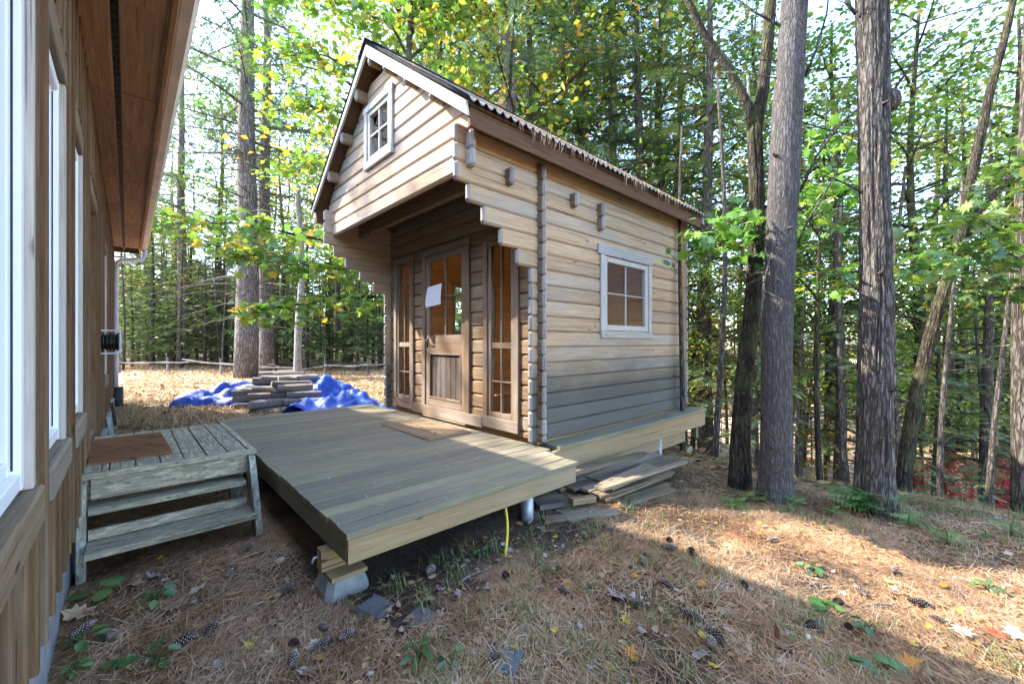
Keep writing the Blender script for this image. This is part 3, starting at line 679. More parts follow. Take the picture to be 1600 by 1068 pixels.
# eave: boards of the soffit, vent strip, fascia, gutter
GXE = .225
for i in range(12):
    y0 = HY0-.3+i*1.22
    for x0, x1 in ((HX-.006, -.080), (-.042, GXE-.045)): MB().board(x0, x1, y0+.002, min(y0+1.215, HY1+.35), EZ+random.uniform(-.004,.004), EZ+.025, axis='y').build('soffit_board', M['soffit'], house)
vent = MB(); vent.box(-.078, -.044, HY0-.3, HY1+.35, EZ+.012, EZ+.016); vb = vent.build('vent_strip', M['black'], house)
vm = MB()
for i in range(150):
    yy = HY0-.2+i*.098; vm.box(-.079, -.043, yy, yy+.004, EZ+.002, EZ+.010)
for x in (-.077, -.061, -.046): vm.box(x, x+.002, HY0-.3, HY1+.35, EZ+.001, EZ+.009)
v = vm.build('vent_mesh', M['iron'], house); 
MB().board(GXE-.04, GXE-.006, HY0-.3, HY1+.36, EZ-.03, EZ+.15, axis='y').build('fascia_board', M['soffit'], house)
MB().board(HX-.02, GXE-.045, HY1+.352, HY1+.38, EZ-.04, EZ+.30).build('end_board', M['brown_x'], house)
prf = [(.0,.115),(.0,.0),(.008,-.004),(.062,-.004),(.075,.02),(.082,.06),(.098,.085),(.098,.112),(.088,.112),(.088,.09)]
b = MB(); y0, y1 = HY0-.3, HY1+.30; n = len(prf)
b.add([(GXE+u, yy, EZ+.02+v_) for yy in (y0, y1) for u, v_ in prf], [(i, i+1, n+i+1, n+i) for i in range(n-1)])
gt = b.build('gutter', M['gutter'], house); md = gt.modifiers.new('thickness', 'SOLIDIFY'); md.thickness = .002
for i in range(5):
    yy = HY0+i*3.05; jb = MB(); jb.add([(GXE+u*1.02, q, EZ+.0195+v_*1.02) for q in (yy, yy+.06) for u, v_ in prf], [(i_, i_+1, n+i_+1, n+i_) for i_ in range(n-1)])
    j = jb.build('gutter_joint', M['gutter'], house); md = j.modifiers.new('thickness', 'SOLIDIFY'); md.thickness = .002
yd = HY1+.12
b = MB(); b.tube([(GXE+.045, yd, EZ+.02), (GXE+.045, yd, EZ-.10), (GXE+.0, yd, EZ-.19), (HX+.13, yd-.06, EZ-.26), (HX+.07, yd-.1, EZ-.33), (HX+.065, yd-.1, EZ-.5), (HX+.065, yd-.1, -.05)], .045, 12)
dp = b.build('downspout', M['pipe_w'], house, True)
b = MB(); b.tube([(HX+.085, yd-.1, -.48), (HX+.085, yd-.1, .06)], .10, 16); o = b.build('drain_boot', M['black'], None, True); local(o); tag(o, 'black plastic drain pipe standing round the foot of the white downspout', 'drain pipe')
# roof slab, rising away to the left
b = MB(); b.add([(GXE+.02, HY0-.4, EZ+.15), (GXE+.02, HY1+.4, EZ+.15), (-4.2, HY1+.4, EZ+1.55), (-4.2, HY0-.4, EZ+1.55), (GXE+.02, HY0-.4, EZ+.19), (GXE+.02, HY1+.4, EZ+.19), (-4.2, HY1+.4, EZ+1.59), (-4.2, HY0-.4, EZ+1.59)],
      [(0,1,2,3),(7,6,5,4),(0,4,5,1),(1,5,6,2),(2,6,7,3),(3,7,4,0)]); b.build('roof', M['shingle'], house)
b = MB(); b.add([(-4.2, HY0-.4, EZ+1.55), (-4.2, HY1+.4, EZ+1.55), (-8.6, HY1+.4, EZ+.15), (-8.6, HY0-.4, EZ+.15), (-4.2, HY0-.4, EZ+1.59), (-4.2, HY1+.4, EZ+1.59), (-8.6, HY1+.4, EZ+.19), (-8.6, HY0-.4, EZ+.19)],
      [(3,2,1,0),(4,5,6,7),(1,5,4,0),(2,6,5,1),(3,7,6,2),(0,4,7,3)]); b.build('roof', M['shingle'], house)
MB().box(-8.0, HX-.1, HY1-.1, HY1-.02, -.5, EZ+.1).build('end_wall', M['side_z'], house); MB().box(-8.0, HX-.1, HY0+.02, HY0+.1, -.5, EZ+.1).build('end_wall', M['side_z'], house)
b = MB(); b.box(-8.0, -7.9, HY0, HY1, -1.0, EZ+.1); b.build('rear_wall', M['side_z'], house)
# round ribbed vent in a cage on the wall
v = empty('wall_vent', (HX+.02, 6.35, 1.0), 'dark ribbed round vent in a pale metal cage fixed to the brown house wall', 'vent')
MB().board(HX+.022, HX+.032, 6.2, 6.5, .87, 1.15, axis='z').build('back_plate', M['steel'], v)
for z in (.875, 1.125):
    for y in (6.21, 6.48): MB().tube([(HX+.032, y, z), (HX+.19, y, z)], .007, 6).build('cage_bar', M['pipe_w'], v)
b = MB()
for z in (.875, 1.125): b.tube([(HX+.19, 6.21, z), (HX+.19, 6.48, z)], .007, 6)
for y in (6.21, 6.48): b.tube([(HX+.19, y, .875), (HX+.19, y, 1.125)], .007, 6)
b.build('cage_front', M['pipe_w'], v)
for i in range(5):
    x = HX+.045+i*.028; b = MB(); b.tube([(x, 6.345, 1.0), (x+.006, 6.345, 1.0), (x+.016, 6.345, 1.0), (x+.02, 6.345, 1.0)], [.085, .10, .10, .085], 20); b.build('rib', M['iron'], v, True)
b = MB(); b.tube([(HX+.033, 6.345, 1.0), (HX+.18, 6.345, 1.0)], .078, 16); b.build('drum', M['iron'], v, True)
# things leaning along the foot of the wall
labs = ['dark upright panel with a silver rim at the house wall, nearest to the steps', 'blue grey upright panel with a silver rim, middle one at the house wall', 'thin dark panel with a silver rim at the house wall, nearest the downspout']
for i, (yy, hh) in enumerate(((6.35, .42), (7.9, .40), (9.6, .42))):
    t = empty('metal_panel', (HX+.08, yy, float(gz(HX+.08, yy))), labs[i], 'panel', 'panels leaning along the house wall')
    z0 = float(gz(HX+.08, yy))-.01
    b = MB().board(-.02, .02, -.22, .22, 0, hh, axis='z', c=.006).xf(roty(-.10), (HX+.10, yy, z0)); b.build('panel_body', M['black'] if i != 1 else M['steel'], t)
    b = MB().board(-.026, .026, -.23, .23, hh, hh+.02, axis='y', c=.004).xf(roty(-.10), (HX+.10, yy, z0)); b.build('rim', M['steel'], t)
# flat slab edge of an old path by the block
b = MB(); 
for k, (x, y_) in enumerate(((.98, 2.0), (1.10, 1.72), (1.16, 1.42))):
    b = MB().board(-.08, .08, -.16, .16, 0, .05, axis='y', c=.016).xf(rotz(.25+.1*k), (x, y_, float(gz(x, y_))-.047)); o = b.build('path_slab', M['slab']); local(o)
    tag(o, ['dark flat paving slab half buried next to the concrete block', 'dark flat paving slab half buried, middle one of the row', 'dark flat paving slab half buried, farthest from the concrete block'][k], 'slab', 'half buried paving slabs')

# ------------------------------------------------------------------ lumber under the cabin
def lumber(x0, y0, z0, x1, y1, z1, w_, t_, lab, mat='old_x'):
    y0 += .10; y1 += .10; z0 -= .012; z1 -= .03
    d = np.array([x1-x0, y1-y0, z1-z0]); L = np.linalg.norm(d); a = math.atan2(d[1], d[0]); e = math.asin(d[2]/L)
    b = MB().board(-L/2, L/2, -w_/2, w_/2, -t_/2, t_/2, axis='x', c=.003)
    o = b.build('loose_board', M[mat]); o.location = ((x0+x1)/2, (y0+y1)/2, (z0+z1)/2); o.rotation_euler = (random.uniform(-.08, .08), -e, a)
    tag(o, lab, 'board', 'scrap boards piled under the cabin'); return o
def g0(x, y): return float(gz(x, y))
LB = ['weathered scrap board lying in the pile under the cabin beam']*2
bottom = [(2.55,2.02,4.0,1.86),(2.62,2.14,4.12,1.98),(2.75,2.26,4.2,2.10),(2.6,2.40,3.9,2.22),(2.9,2.52,4.3,2.36)]
for i, (a, b_, c_, d_) in enumerate(bottom): lumber(a, b_, g0(a, b_)+.02, c_, d_, g0(c_, d_)+.045, .13, .025, f"flat scrap board on the ground under the pile, {('first','second','third','fourth','fifth')[i]} from the front")
for k in range(3):
    for i in range(4):
        a, b_ = 2.85+.25*random.random()+.12*k, 2.04+i*.13+.03*k; c_, d_ = a+1.15+.3*random.random(), b_-.10+.08*random.random()
        z = .055+.028*k; lumber(a, b_, g0(a, b_)+z, c_, d_, g0(c_, d_)+z+.05, .12, .024, f"grey scrap board, {('lower','middle','upper')[k]} layer of the pile under the cabin, {('first','second','third','fourth')[i]} from the front")
lumber(2.98, 1.98, -.25, 4.1, 1.76, -.17, .07, .024, 'long thin scrap board sloping up on top of the pile towards the trees')
lumber(2.95, 2.34, -.20, 4.0, 2.20, -.17, .10, .04, 'straight scrap board lying across the top of the pile under the beam')
lumber(3.1, 2.02, -.27, 3.8, 1.95, -.20, .16, .026, 'wide pale scrap board resting slantwise on the pile')
lumber(2.74, 2.12, -.335, 2.98, 2.06, -.335, .07, .05, 'short yellowish block of wood at the left end of the scrap pile', 'joist_x')
lumber(2.5, 2.28, -.36, 2.75, 2.20, -.35, .09, .04, 'short dark block of wood behind the grey post at the scrap pile', 'fire_x')
lumber(2.42, 2.14, -.40, 3.0, 1.84, -.39, .12, .022, 'scrap board sticking out of the pile beside the grey post')

# ------------------------------------------------------------------ timber pile and tarpaulins behind the deck
def timber(x, y, z, L, w_, h_, a, lab):
    b = MB(); n = 7; xs = np.linspace(-L/2, L/2, n); vs = []
    k = 10
    for i, xx in enumerate(xs):
        for j in range(k):
            t = 2*PI*j/k; r = (abs(math.cos(t))**3+abs(math.sin(t))**3)**(-1/3)*(1+.10*mnoise.noise(Vector((xx*3+x*7, math.cos(t)*1.5+y*5, math.sin(t)*1.5+z*9))))
            vs.append((xx+.02*mnoise.noise(Vector((j, x*9, y*7))), w_/2*r*math.cos(t), h_/2*r*math.sin(t)))
    b.add(vs, [(i*k+j, i*k+(j+1)%k, (i+1)*k+(j+1)%k, (i+1)*k+j) for i in range(n-1) for j in range(k)]+[tuple(range(k-1,-1,-1)), tuple(range((n-1)*k, n*k))])
    o = b.build('timber', M['fire_x']); o.location = (x, y, z); o.rotation_euler = (random.uniform(-.1,.1), random.uniform(-.03,.03), a)
    tag(o, lab, 'timber', 'old timbers stacked behind the deck')
tl = {'f': 'grey squared timber at the front of the stack behind the deck', 'm': 'grey squared timber in the middle of the stack behind the deck', 't': 'dark split timber on top of the stack behind the deck'}
def wp(px, f): return plan(px, f)
spec = [(418,8.15,-.33,.62,'f'),(423,8.2,-.16,.66,'f'),(415,8.5,.0,.72,'f'),(424,8.7,.14,.70,'m'),(405,8.9,.05,.6,'m'),(388,8.7,-.30,.5,'m'),(384,8.8,-.14,.52,'m'),(388,8.85,.01,.5,'m'),(378,9.1,.12,.55,'m'),(366,8.9,-.28,.5,'m'),(370,9.1,-.10,.5,'m'),
        (472,8.2,-.28,.62,'f'),(470,8.25,-.12,.66,'f'),(474,8.4,.04,.68,'f'),(466,8.6,.18,.72,'t'),(455,8.8,.27,.7,'t'),(446,9.0,.20,.7,'m'),(440,9.2,.34,.72,'t'),(428,9.3,.28,.66,'t'),(452,9.5,.42,.74,'t'),(434,9.8,.45,.75,'t'),(449,8.6,.05,.6,'m'),(447,8.4,-.2,.6,'m'),(440,9.0,.05,.7,'m'),(462,9.3,.36,.7,'t'),(400,9.3,.2,.6,'m')]
for px, f, z, L, k in spec:
    x, y = wp(px+random.uniform(-4,4), f); timber(x, y, (z+.37)*.8-.39, L*random.uniform(.9, 1.15), random.uniform(.13, .23), random.uniform(.10, .17), -.5+random.uniform(-.45, .45), 'old grey timber')
tb = sorted([o for o in SC.objects if o.name.split('.')[0] == 'timber' and o.parent is None], key=lambda o: o.location.z); cnt = {}
NTH = ['lowest', 'second from the bottom', 'third from the bottom', 'fourth from the bottom', 'fifth from the bottom', 'sixth from the bottom', 'seventh from the bottom', 'eighth from the bottom', 'ninth from the bottom', 'tenth from the bottom', 'eleventh from the bottom', 'twelfth from the bottom', 'topmost']
for o in tb:
    f = o.location.x*FWD[0]+o.location.y*FWD[1]; px = 800+FPX*(o.location.x*RGT[0]+o.location.y*RGT[1])/f
    part_ = 'left' if px < 400 else ('middle' if px < 438 else 'right'); n_ = cnt.get(part_, 0); cnt[part_] = n_+1
    o['label'] = f'old grey timber in the {part_} part of the stack, {NTH[min(n_, 12)]}'
def tarpmat():
    m, nt, p = newmat('blue_tarpaulin', .38, .5); co = nw(nt, 'ShaderNodeTexCoord').outputs['Object']
    n = noise(nt, co, 3, 5, .6); c = ramp(nt, n, [(.3, (.012,.04,.36)), (.55, (.025,.11,.62)), (.75, (.12,.24,.66))]); c = mixc(nt, mth(nt, 'MULTIPLY', ramp(nt, noise(nt, co, 11, 6, .75), [(.55, (0,0,0)), (.68, (1,1,1))]), .35), c, (.22,.20,.17)); nt.links.new(c, p.inputs['Base Color'])
    n2 = noise(nt, co, 7, 7, .7, .8); bump(nt, p, n2, .6, .05); return m
M['tarp'] = tarpmat()
def tarp(px, f, wx, wy, hfun, rot, lab, seed):
    x, y = wp(px, f); n = 46; u = np.linspace(-1, 1, n); U, W_ = np.meshgrid(u, u, indexing='ij'); V = np.zeros((n, n, 3))
    for i in range(n):
        for j in range(n):
            a, c_ = U[i, j], W_[i, j]; nz = mnoise.fractal(Vector((a*1.7+seed, c_*1.7, seed*.3)), 1.0, 2.1, 4); rdg = abs(mnoise.noise(Vector((a*2.6+seed*2, c_*2.6, 5.))))
            h = hfun(a, c_); wob = 1+.10*mnoise.noise(Vector((seed, math.atan2(c_, a)*2, 1.)))
            V[i, j] = (a*wx*wob, c_*wy*wob, max(h+.07*nz*min(1, h*6+.15)+(.22*rdg)*min(1, h*5), .012+.01*nz))
    V = V.reshape(-1, 3)@rotz(rot).T; V += np.array([x, y, 0]); V[:, 2] += gz(V[:, 0], V[:, 1])
    idx = np.arange(n*n).reshape(n, n); Q = np.stack([idx[:-1,:-1], idx[1:,:-1], idx[1:,1:], idx[:-1,1:]], -1).reshape(-1, 4)
    o = link('tarpaulin', fastmesh('tarpaulin', V, Q, M['tarp'], smooth=False)); local(o)
    md = o.modifiers.new('thickness', 'SOLIDIFY'); md.thickness = .004; tag(o, lab, 'tarp', 'blue tarpaulins on the timber stack'); return o
hat = lambda p_, k: (lambda a, c_: max(0, 1-(abs(a)**p_+abs(c_)**p_)**(1/p_))**.75*k)
tarp(545, 8.1, .85, .75, lambda a, c_: max(0, 1-max(abs(a+.15)*.9, abs(c_)))**.7*.40+max(0, .25-(a-.4)**2-c_**2)*.5, .5, 'crumpled blue tarpaulin mound nearest the cabin corner', 3)
tarp(508, 9.6, .75, .7, lambda a, c_: max(0, 1-max(abs(a), abs(c_)))**.8*.66, .2, 'peaked blue tarpaulin behind the timber stack', 8)
tarp(362, 9.1, .95, .55, lambda a, c_: max(0, 1-max(abs(a-.25)*.8, abs(c_)))**.6*.50, -.55, 'blue tarpaulin draped over the left end of the timber stack', 12)
# ------------------------------------------------------------------ split rail fence at the lawn's far edge
fc = empty('rail_fence', (*plan(360, 18.5), -.3), 'old grey split rail fence with sagging rails along the edge of the lawn', 'fence')
for px, h_ in ((186, .75), (262, .7), (345, .75), (428, .7), (508, .85), (575, .8)):
    x, y = plan(px, 18.4); zz = g0(x, y); b = MB(); b.tube([(x, y, zz-.2), (x+.01, y, zz+h_*.5), (x, y+.02, zz+h_)], [.055, .05, .045], 8); b.build('post', M['fire_x'], fc)
for (p0, z0, p1, z1) in ((150, .50, 295, .47), (285, .58, 460, .36), (420, .48, 470, .30), (452, .30, 512, .44), (508, .42, 600, .46)):
    x0, y0 = plan(p0, 18.35); x1, y1 = plan(p1, 18.3); a, c_ = g0(x0, y0), g0(x1, y1)
    pth = [(x0+(x1-x0)*t+.02*math.sin(t*9), y0+(y1-y0)*t, a+z0+(c_+z1-a-z0)*t-.12*math.sin(PI*t)*.5+.02*math.sin(t*13+p0)) for t in np.linspace(0, 1, 12)]
    MB().tube(pth, .04+.012*np.sin(np.arange(12)*1.7), 7).build('rail', M['fire_x'], fc)
# ------------------------------------------------------------------ foliage and bark materials
def leafmat(name, stops, transl=.45, gloss=.06, hue=.04):
    m, nt, p = newmat(name, .5); nt.nodes.remove(p); out = nt.nodes['Material Output']
    at = nw(nt, 'ShaderNodeAttribute'); at.attribute_name = 'tint'
    c = ramp(nt, at.outputs['Fac'], stops)
    rnd = nw(nt, 'ShaderNodeObjectInfo').outputs['Random']
    hs = nw(nt, 'ShaderNodeHueSaturation'); nt.links.new(c, hs.inputs['Color'])
    nt.links.new(mth(nt, 'ADD', mth(nt, 'MULTIPLY', rnd, hue), .5-hue/2), hs.inputs['Hue'])
    nt.links.new(mth(nt, 'ADD', mth(nt, 'MULTIPLY', rnd, .35), .82), hs.inputs['Value'])
    d = nw(nt, 'ShaderNodeBsdfDiffuse'); t = nw(nt, 'ShaderNodeBsdfTranslucent'); g = nw(nt, 'ShaderNodeBsdfGlossy'); g.inputs['Roughness'].default_value = .42
    nt.links.new(hs.outputs[0], d.inputs[0])
    nt.links.new(mixc(nt, .5, hs.outputs[0], (.9, 1.0, .35), 'MULTIPLY'), t.inputs[0])
    m1 = nw(nt, 'ShaderNodeMixShader'); m1.inputs[0].default_value = transl; nt.links.new(d.outputs[0], m1.inputs[1]); nt.links.new(t.outputs[0], m1.inputs[2])
    m2 = nw(nt, 'ShaderNodeMixShader'); m2.inputs[0].default_value = gloss; nt.links.new(m1.outputs[0], m2.inputs[1]); nt.links.new(g.outputs[0], m2.inputs[2])
    nt.links.new(m2.outputs[0], out.inputs[0]); return m
L = {}
L['hem'] = leafmat('hemlock_needles', [(0, (.06,.115,.045)), (.5, (.15,.23,.08)), (.85, (.27,.33,.11)), (1, (.34,.28,.11))], .45)
L['pine'] = leafmat('pine_needles', [(0, (.05,.10,.045)), (.6, (.13,.20,.085)), (1, (.23,.25,.10))], .38)
L['maple'] = leafmat('maple_leaves', [(0, (.09,.18,.03)), (.45, (.22,.33,.05)), (.75, (.38,.43,.06)), (.9, (.52,.42,.05)), (1, (.55,.25,.04))], .5)
L['maple_g'] = leafmat('green_maple_leaves', [(0, (.055,.13,.025)), (.6, (.16,.27,.045)), (.9, (.33,.36,.06)), (1, (.52,.30,.05))], .5)
L['gold'] = leafmat('golden_leaves', [(0, (.20,.20,.03)), (.5, (.42,.32,.04)), (1, (.50,.20,.03))], .5)
L['red'] = leafmat('red_leaves', [(0, (.45,.04,.06)), (.6, (.75,.09,.12)), (1, (.75,.30,.10))], .5, hue=.01)
def barkmat(name, c1, c2, c3, sc=1.0, bmp=1.0, moss=None):
    m, nt, p = newmat(name, .95, .15); co = nw(nt, 'ShaderNodeTexCoord').outputs['Object']
    v = mapping(nt, co, (20*sc, 20*sc, 3.6*sc))
    vo = nw(nt, 'ShaderNodeTexVoronoi'); vo.feature = 'DISTANCE_TO_EDGE'; vo.inputs['Scale'].default_value = 1.6
    dv = nw(nt, 'ShaderNodeVectorMath', operation='ADD'); nz = nw(nt, 'ShaderNodeTexNoise'); nz.inputs['Scale'].default_value = 2.0; nt.links.new(v, nz.inputs['Vector'])
    nt.links.new(v, dv.inputs[0]); nt.links.new(nz.outputs[1], dv.inputs[1]); nt.links.new(dv.outputs[0], vo.inputs['Vector'])
    n1 = noise(nt, v, 3, 6, .7)
    h = mth(nt, 'ADD', mth(nt, 'MINIMUM', mth(nt, 'MULTIPLY', vo.outputs['Distance'], 2.2), .6), mth(nt, 'MULTIPLY', n1, .5))
    c = ramp(nt, h, [(.2, c1), (.55, c2), (.95, c3)])
    c = mixc(nt, mth(nt, 'MULTIPLY', ramp(nt, noise(nt, co, 1.3, 4), [(.5, (0,0,0)), (.7, (1,1,1))]), .4), c, tuple(.5*x for x in c2))
    if moss: c = mixc(nt, mth(nt, 'MULTIPLY', ramp(nt, noise(nt, co, 3.3, 5), [(.48, (0,0,0)), (.62, (1,1,1))]), .6), c, moss)
    nt.links.new(c, p.inputs['Base Color']); bump(nt, p, h, bmp, .02); return m
L['bark'] = barkmat('grey_pine_bark', (.038,.031,.026), (.098,.085,.074), (.175,.158,.142))
L['bark_s'] = barkmat('smooth_pine_bark', (.05,.043,.041), (.085,.076,.072), (.13,.118,.112), 1.5, .6)
L['bark_far'] = barkmat('distant_bark', (.06,.05,.045), (.15,.13,.12), (.27,.25,.23), .5)
L['bark_d'] = barkmat('dark_hemlock_bark', (.03,.024,.02), (.085,.07,.058), (.16,.14,.12), .7)
L['bark_m'] = barkmat('mossy_maple_bark', (.02,.016,.012), (.048,.039,.028), (.09,.078,.06), .9, moss=(.10,.10,.04))
L['dead'] = barkmat('dead_grey_wood', (.14,.13,.12), (.30,.28,.265), (.46,.44,.42), .8)
# ------------------------------------------------------------------ leaf templates
def tri(vs, fs): return np.array(vs, float), np.array(fs, int)
def mirror_fan():
    half = [(.0,.02),(-.12,.22),(.10,.22),(.12,.52),(.30,.28),(.56,.66),(.52,.26),(.74,.36),(.70,.10),(1.05,0)]
    pts = half+[(x, -y) for x, y in half[-2::-1]]
    vs = [(.32, 0, .0)]+[(x, y, -.16*abs(y)-.10*x*x) for x, y in pts]; n = len(pts)
    return tri(vs, [(0, i+1, (i+1)%n+1) for i in range(n)])
MAPLE = mirror_fan()
KITE = tri([(0,0,0),(.45,.36,.06),(1,0,-.08),(.45,-.36,.06)], [(0,2,1),(0,3,2)])
LEAF6 = tri([(0,0,0),(.3,.27,.04),(.7,.24,.0),(1,0,-.1),(.7,-.24,.0),(.3,-.27,.04)], [(0,2,1),(0,3,2),(0,4,3),(0,5,4)])
def spray_t(nb, wid, ang, ln, zj=.03):
    vs = []; fs = []
    for i in range(nb):
        s = (i+.4)/nb
        for sd in (-1, 1):
            l = ln*(1-.62*s); o = len(vs); z = zj*math.sin(i*2.3+sd)
            vs += [(s-wid, 0, 0), (s+wid, 0, 0), (s+l*math.cos(ang), sd*l*math.sin(ang), z-.05*l)]; fs.append((o, o+1, o+2))
    o = len(vs); vs += [(0, .018, 0), (0, -.018, 0), (1.08, 0, -.03)]; fs.append((o, o+1, o+2)); return tri(vs, fs)
SPRAY = spray_t(7, .055, 1.0, .46)
SPRAYF = spray_t(4, .10, .95, .5)
def tuft_t(n, seed):
    r = np.random.default_rng(seed); vs = []; fs = []
    for i in range(n):
        a = 2*PI*i/n+r.uniform(-.2, .2); e = r.uniform(.25, 1.15); d = np.array([math.cos(e), math.sin(e)*math.cos(a), math.sin(e)*math.sin(a)]); u = np.cross(d, [.3, .5, .8]); u /= np.linalg.norm(u)
        o = len(vs); vs += [tuple(u*.035), tuple(-u*.035), tuple(d*r.uniform(.8, 1.1))]; fs.append((o, o+1, o+2))
    return tri(vs, fs)
TUFT = tuft_t(11, 2)
def unit(a): return a/(np.linalg.norm(a, axis=-1, keepdims=True)+1e-9)
# ------------------------------------------------------------------ tree builders: return (trunk mesh, crown mesh)
def conifer(name, H, r0, z0, Lm, nbr, seed, tpl=SPRAY, size=.42, mat='hem', bark='bark_d', dead=0, droop=.25, den=1.0, prof=.75, lean=0.0):
    r = np.random.default_rng(seed); tr = MB()
    zs = np.linspace(-.4, H, 14); ax = np.stack([lean*zs+.06*np.sin(zs*.5+seed), .06*np.cos(zs*.4+seed*2), zs], -1)
    tr.tube(ax, r0*np.clip(1.15*(1-zs/H)**.8+.03, .03, 1.15), 10)
    axis = lambda z: np.array([np.interp(z, zs, ax[:, 0]), np.interp(z, zs, ax[:, 1]), z])
    P = []; D = []; N = []; S = []
    for i in range(nbr):
        u = (i+r.uniform(0, 1))/nbr; z = z0+(H-z0)*u**.9; az = i*2.399+r.uniform(-.5, .5)
        L_ = Lm*((1-u)**prof*.95+.06)*r.uniform(.6, 1.15); out = np.array([math.cos(az), math.sin(az), 0.]); k = 6
        up = .25*u-.05; pth = np.array([axis(z)+out*L_*t+np.array([0, 0, L_*(up*t-droop*t*t+.12*droop*t**4)]) for t in np.linspace(0, 1, k)])
        tr.tube(pth, np.linspace(max(.008, .016*L_), .004, k), 4, cap=False)
        side = np.array([-out[1], out[0], 0]); nt_ = max(3, int(L_/.20*den))
        for j in range(nt_):
            t = .16+.84*(j+r.uniform(0, 1))/nt_; c = np.array([np.interp(t, np.linspace(0, 1, k), pth[:, q]) for q in range(3)])
            for sd in (-1, 1):
                tl = L_*.42*(1.05-t)*r.uniform(.6, 1.2)+.08; d = unit(out*r.uniform(.5, .9)+side*sd*.8+np.array([0, 0, r.uniform(-.35, .05)]))
                m_ = max(1, int(tl/(size*.55)))
                for q in range(m_):
                    if r.random() > .88: continue
                    P.append(c+d*tl*(q/m_)); D.append(unit(d+r.normal(0, .22, 3))); N.append(unit(np.array([0, 0, 1])+r.normal(0, .32, 3))); S.append(size*r.uniform(.65, 1.25)*(.75 if tpl is TUFT else 1))
            if j == nt_-1: P.append(pth[-1]); D.append(unit(pth[-1]-pth[-2])); N.append(np.array([0, 0, 1.])); S.append(size)
    for i in range(dead):
        z = z0*r.uniform(.25, 1.05); az = r.uniform(0, 2*PI); L_ = r.uniform(.5, 1.0)*min(Lm*.75, 3.2); out = np.array([math.cos(az), math.sin(az), 0.])
        pth = np.array([axis(z)+out*L_*t+np.array([0, 0, L_*(.10*t-.28*t*t)])+r.normal(0, .03, 3)*t for t in np.linspace(0, 1, 6)])
        tr.tube(pth, np.linspace(max(.012, .014*L_), .004, 6), 5, cap=False)
        for q in range(4):
            a = pth[2+q%4]; d = unit(out+r.normal(0, .6, 3)); tr.tube([a, a+d*L_*.18, a+d*L_*.34+np.array([0, 0, -.06])], [.006, .004, .002], 3, cap=False)
    V, T_ = strew(*tpl, np.array(P), np.array(D), np.array(N), np.array(S))
    zt = np.repeat(r.normal(.45, .2, len(P)), len(tpl[1]))+r.normal(0, .06, len(T_))
    return tr.mesh(name+'_trunk', L[bark], True), fastmesh(name+'_crown', V, T_, L[mat], np.clip(zt, 0, 1))
def broadleaf(name, H, r0, zc, R, limbs, seed, tpl=KITE, size=.13, per=26, mat='maple', bark='bark_m', lean=(0, 0), flat=.5, spread=.34, twigs=7, gold=.45, up=.55):
    r = np.random.default_rng(seed); tr = MB(); k = 12
    zs = np.linspace(-.4, H*.92, k); ax = np.stack([lean[0]*(zs/H)**1.4*H+.10*np.sin(zs*.7+seed), lean[1]*(zs/H)**1.4*H+.10*np.cos(zs*.6+seed*3), zs], -1)
    tr.tube(ax, r0*np.clip(1.1-zs/H, .08, 1.1), 9)
    axis = lambda z: np.array([np.interp(z, zs, ax[:, 0]), np.interp(z, zs, ax[:, 1]), z])
    P = []; C = []
    for i in range(limbs):
        u = (i+r.random())/limbs; z = zc+(H*.9-zc)*u; az = i*2.399+r.uniform(-.6, .6); L_ = R*(1.0-.55*u)*r.uniform(.65, 1.1)
        out = np.array([math.cos(az), math.sin(az), 0.]); k = 7
        pth = [axis(z)]
        d = unit(out+np.array([0, 0, up*r.uniform(.6, 1.3)]))
        for q in range(k-1): d = unit(d+r.normal(0, .12, 3)+np.array([0, 0, -.07])); pth.append(pth[-1]+d*L_/(k-1))
        pth = np.array(pth); tr.tube(pth, np.linspace(max(.012, r0*.32*(1-.5*u)), .005, k), 5, cap=False)
        for q in range(twigs):
            t = .28+.72*(q+r.random())/twigs; c = np.array([np.interp(t, np.linspace(0, 1, k), pth[:, w_]) for w_ in range(3)])
            dd = unit(unit(pth[-1]-pth[0])*.6+r.normal(0, .6, 3)*np.array([1, 1, .45])); tl = L_*.34*(1.15-t)+.15; e = c+dd*tl
            tr.tube([c, c+dd*tl*.5+r.normal(0, .03, 3), e], [.007, .005, .003], 3, cap=False)
            for w_ in range(3): P.append(c+dd*tl*(.35+.35*w_)); C.append(r.normal(gold, .2))
    P = np.array(P); n = len(P); m_ = max(1, per//3)
    Q = np.repeat(P, m_, 0)+r.normal(0, 1, (n*m_, 3))*np.array([spread, spread, spread*flat]); tint = np.repeat(np.array(C), m_)+r.normal(0, .15, n*m_)
    D = r.normal(0, 1, (n*m_, 3)); D[:, 2] = D[:, 2]*.35-.25; Nn = np.array([0, 0, 1.])+r.normal(0, .45, (n*m_, 3))
    V, T_ = strew(*tpl, Q, unit(D), unit(Nn), size*r.uniform(.6, 1.25, n*m_))
    return tr.mesh(name+'_trunk', L[bark], True), fastmesh(name+'_crown', V, T_, L[mat], np.clip(np.repeat(tint, len(tpl[1])), 0, 1))
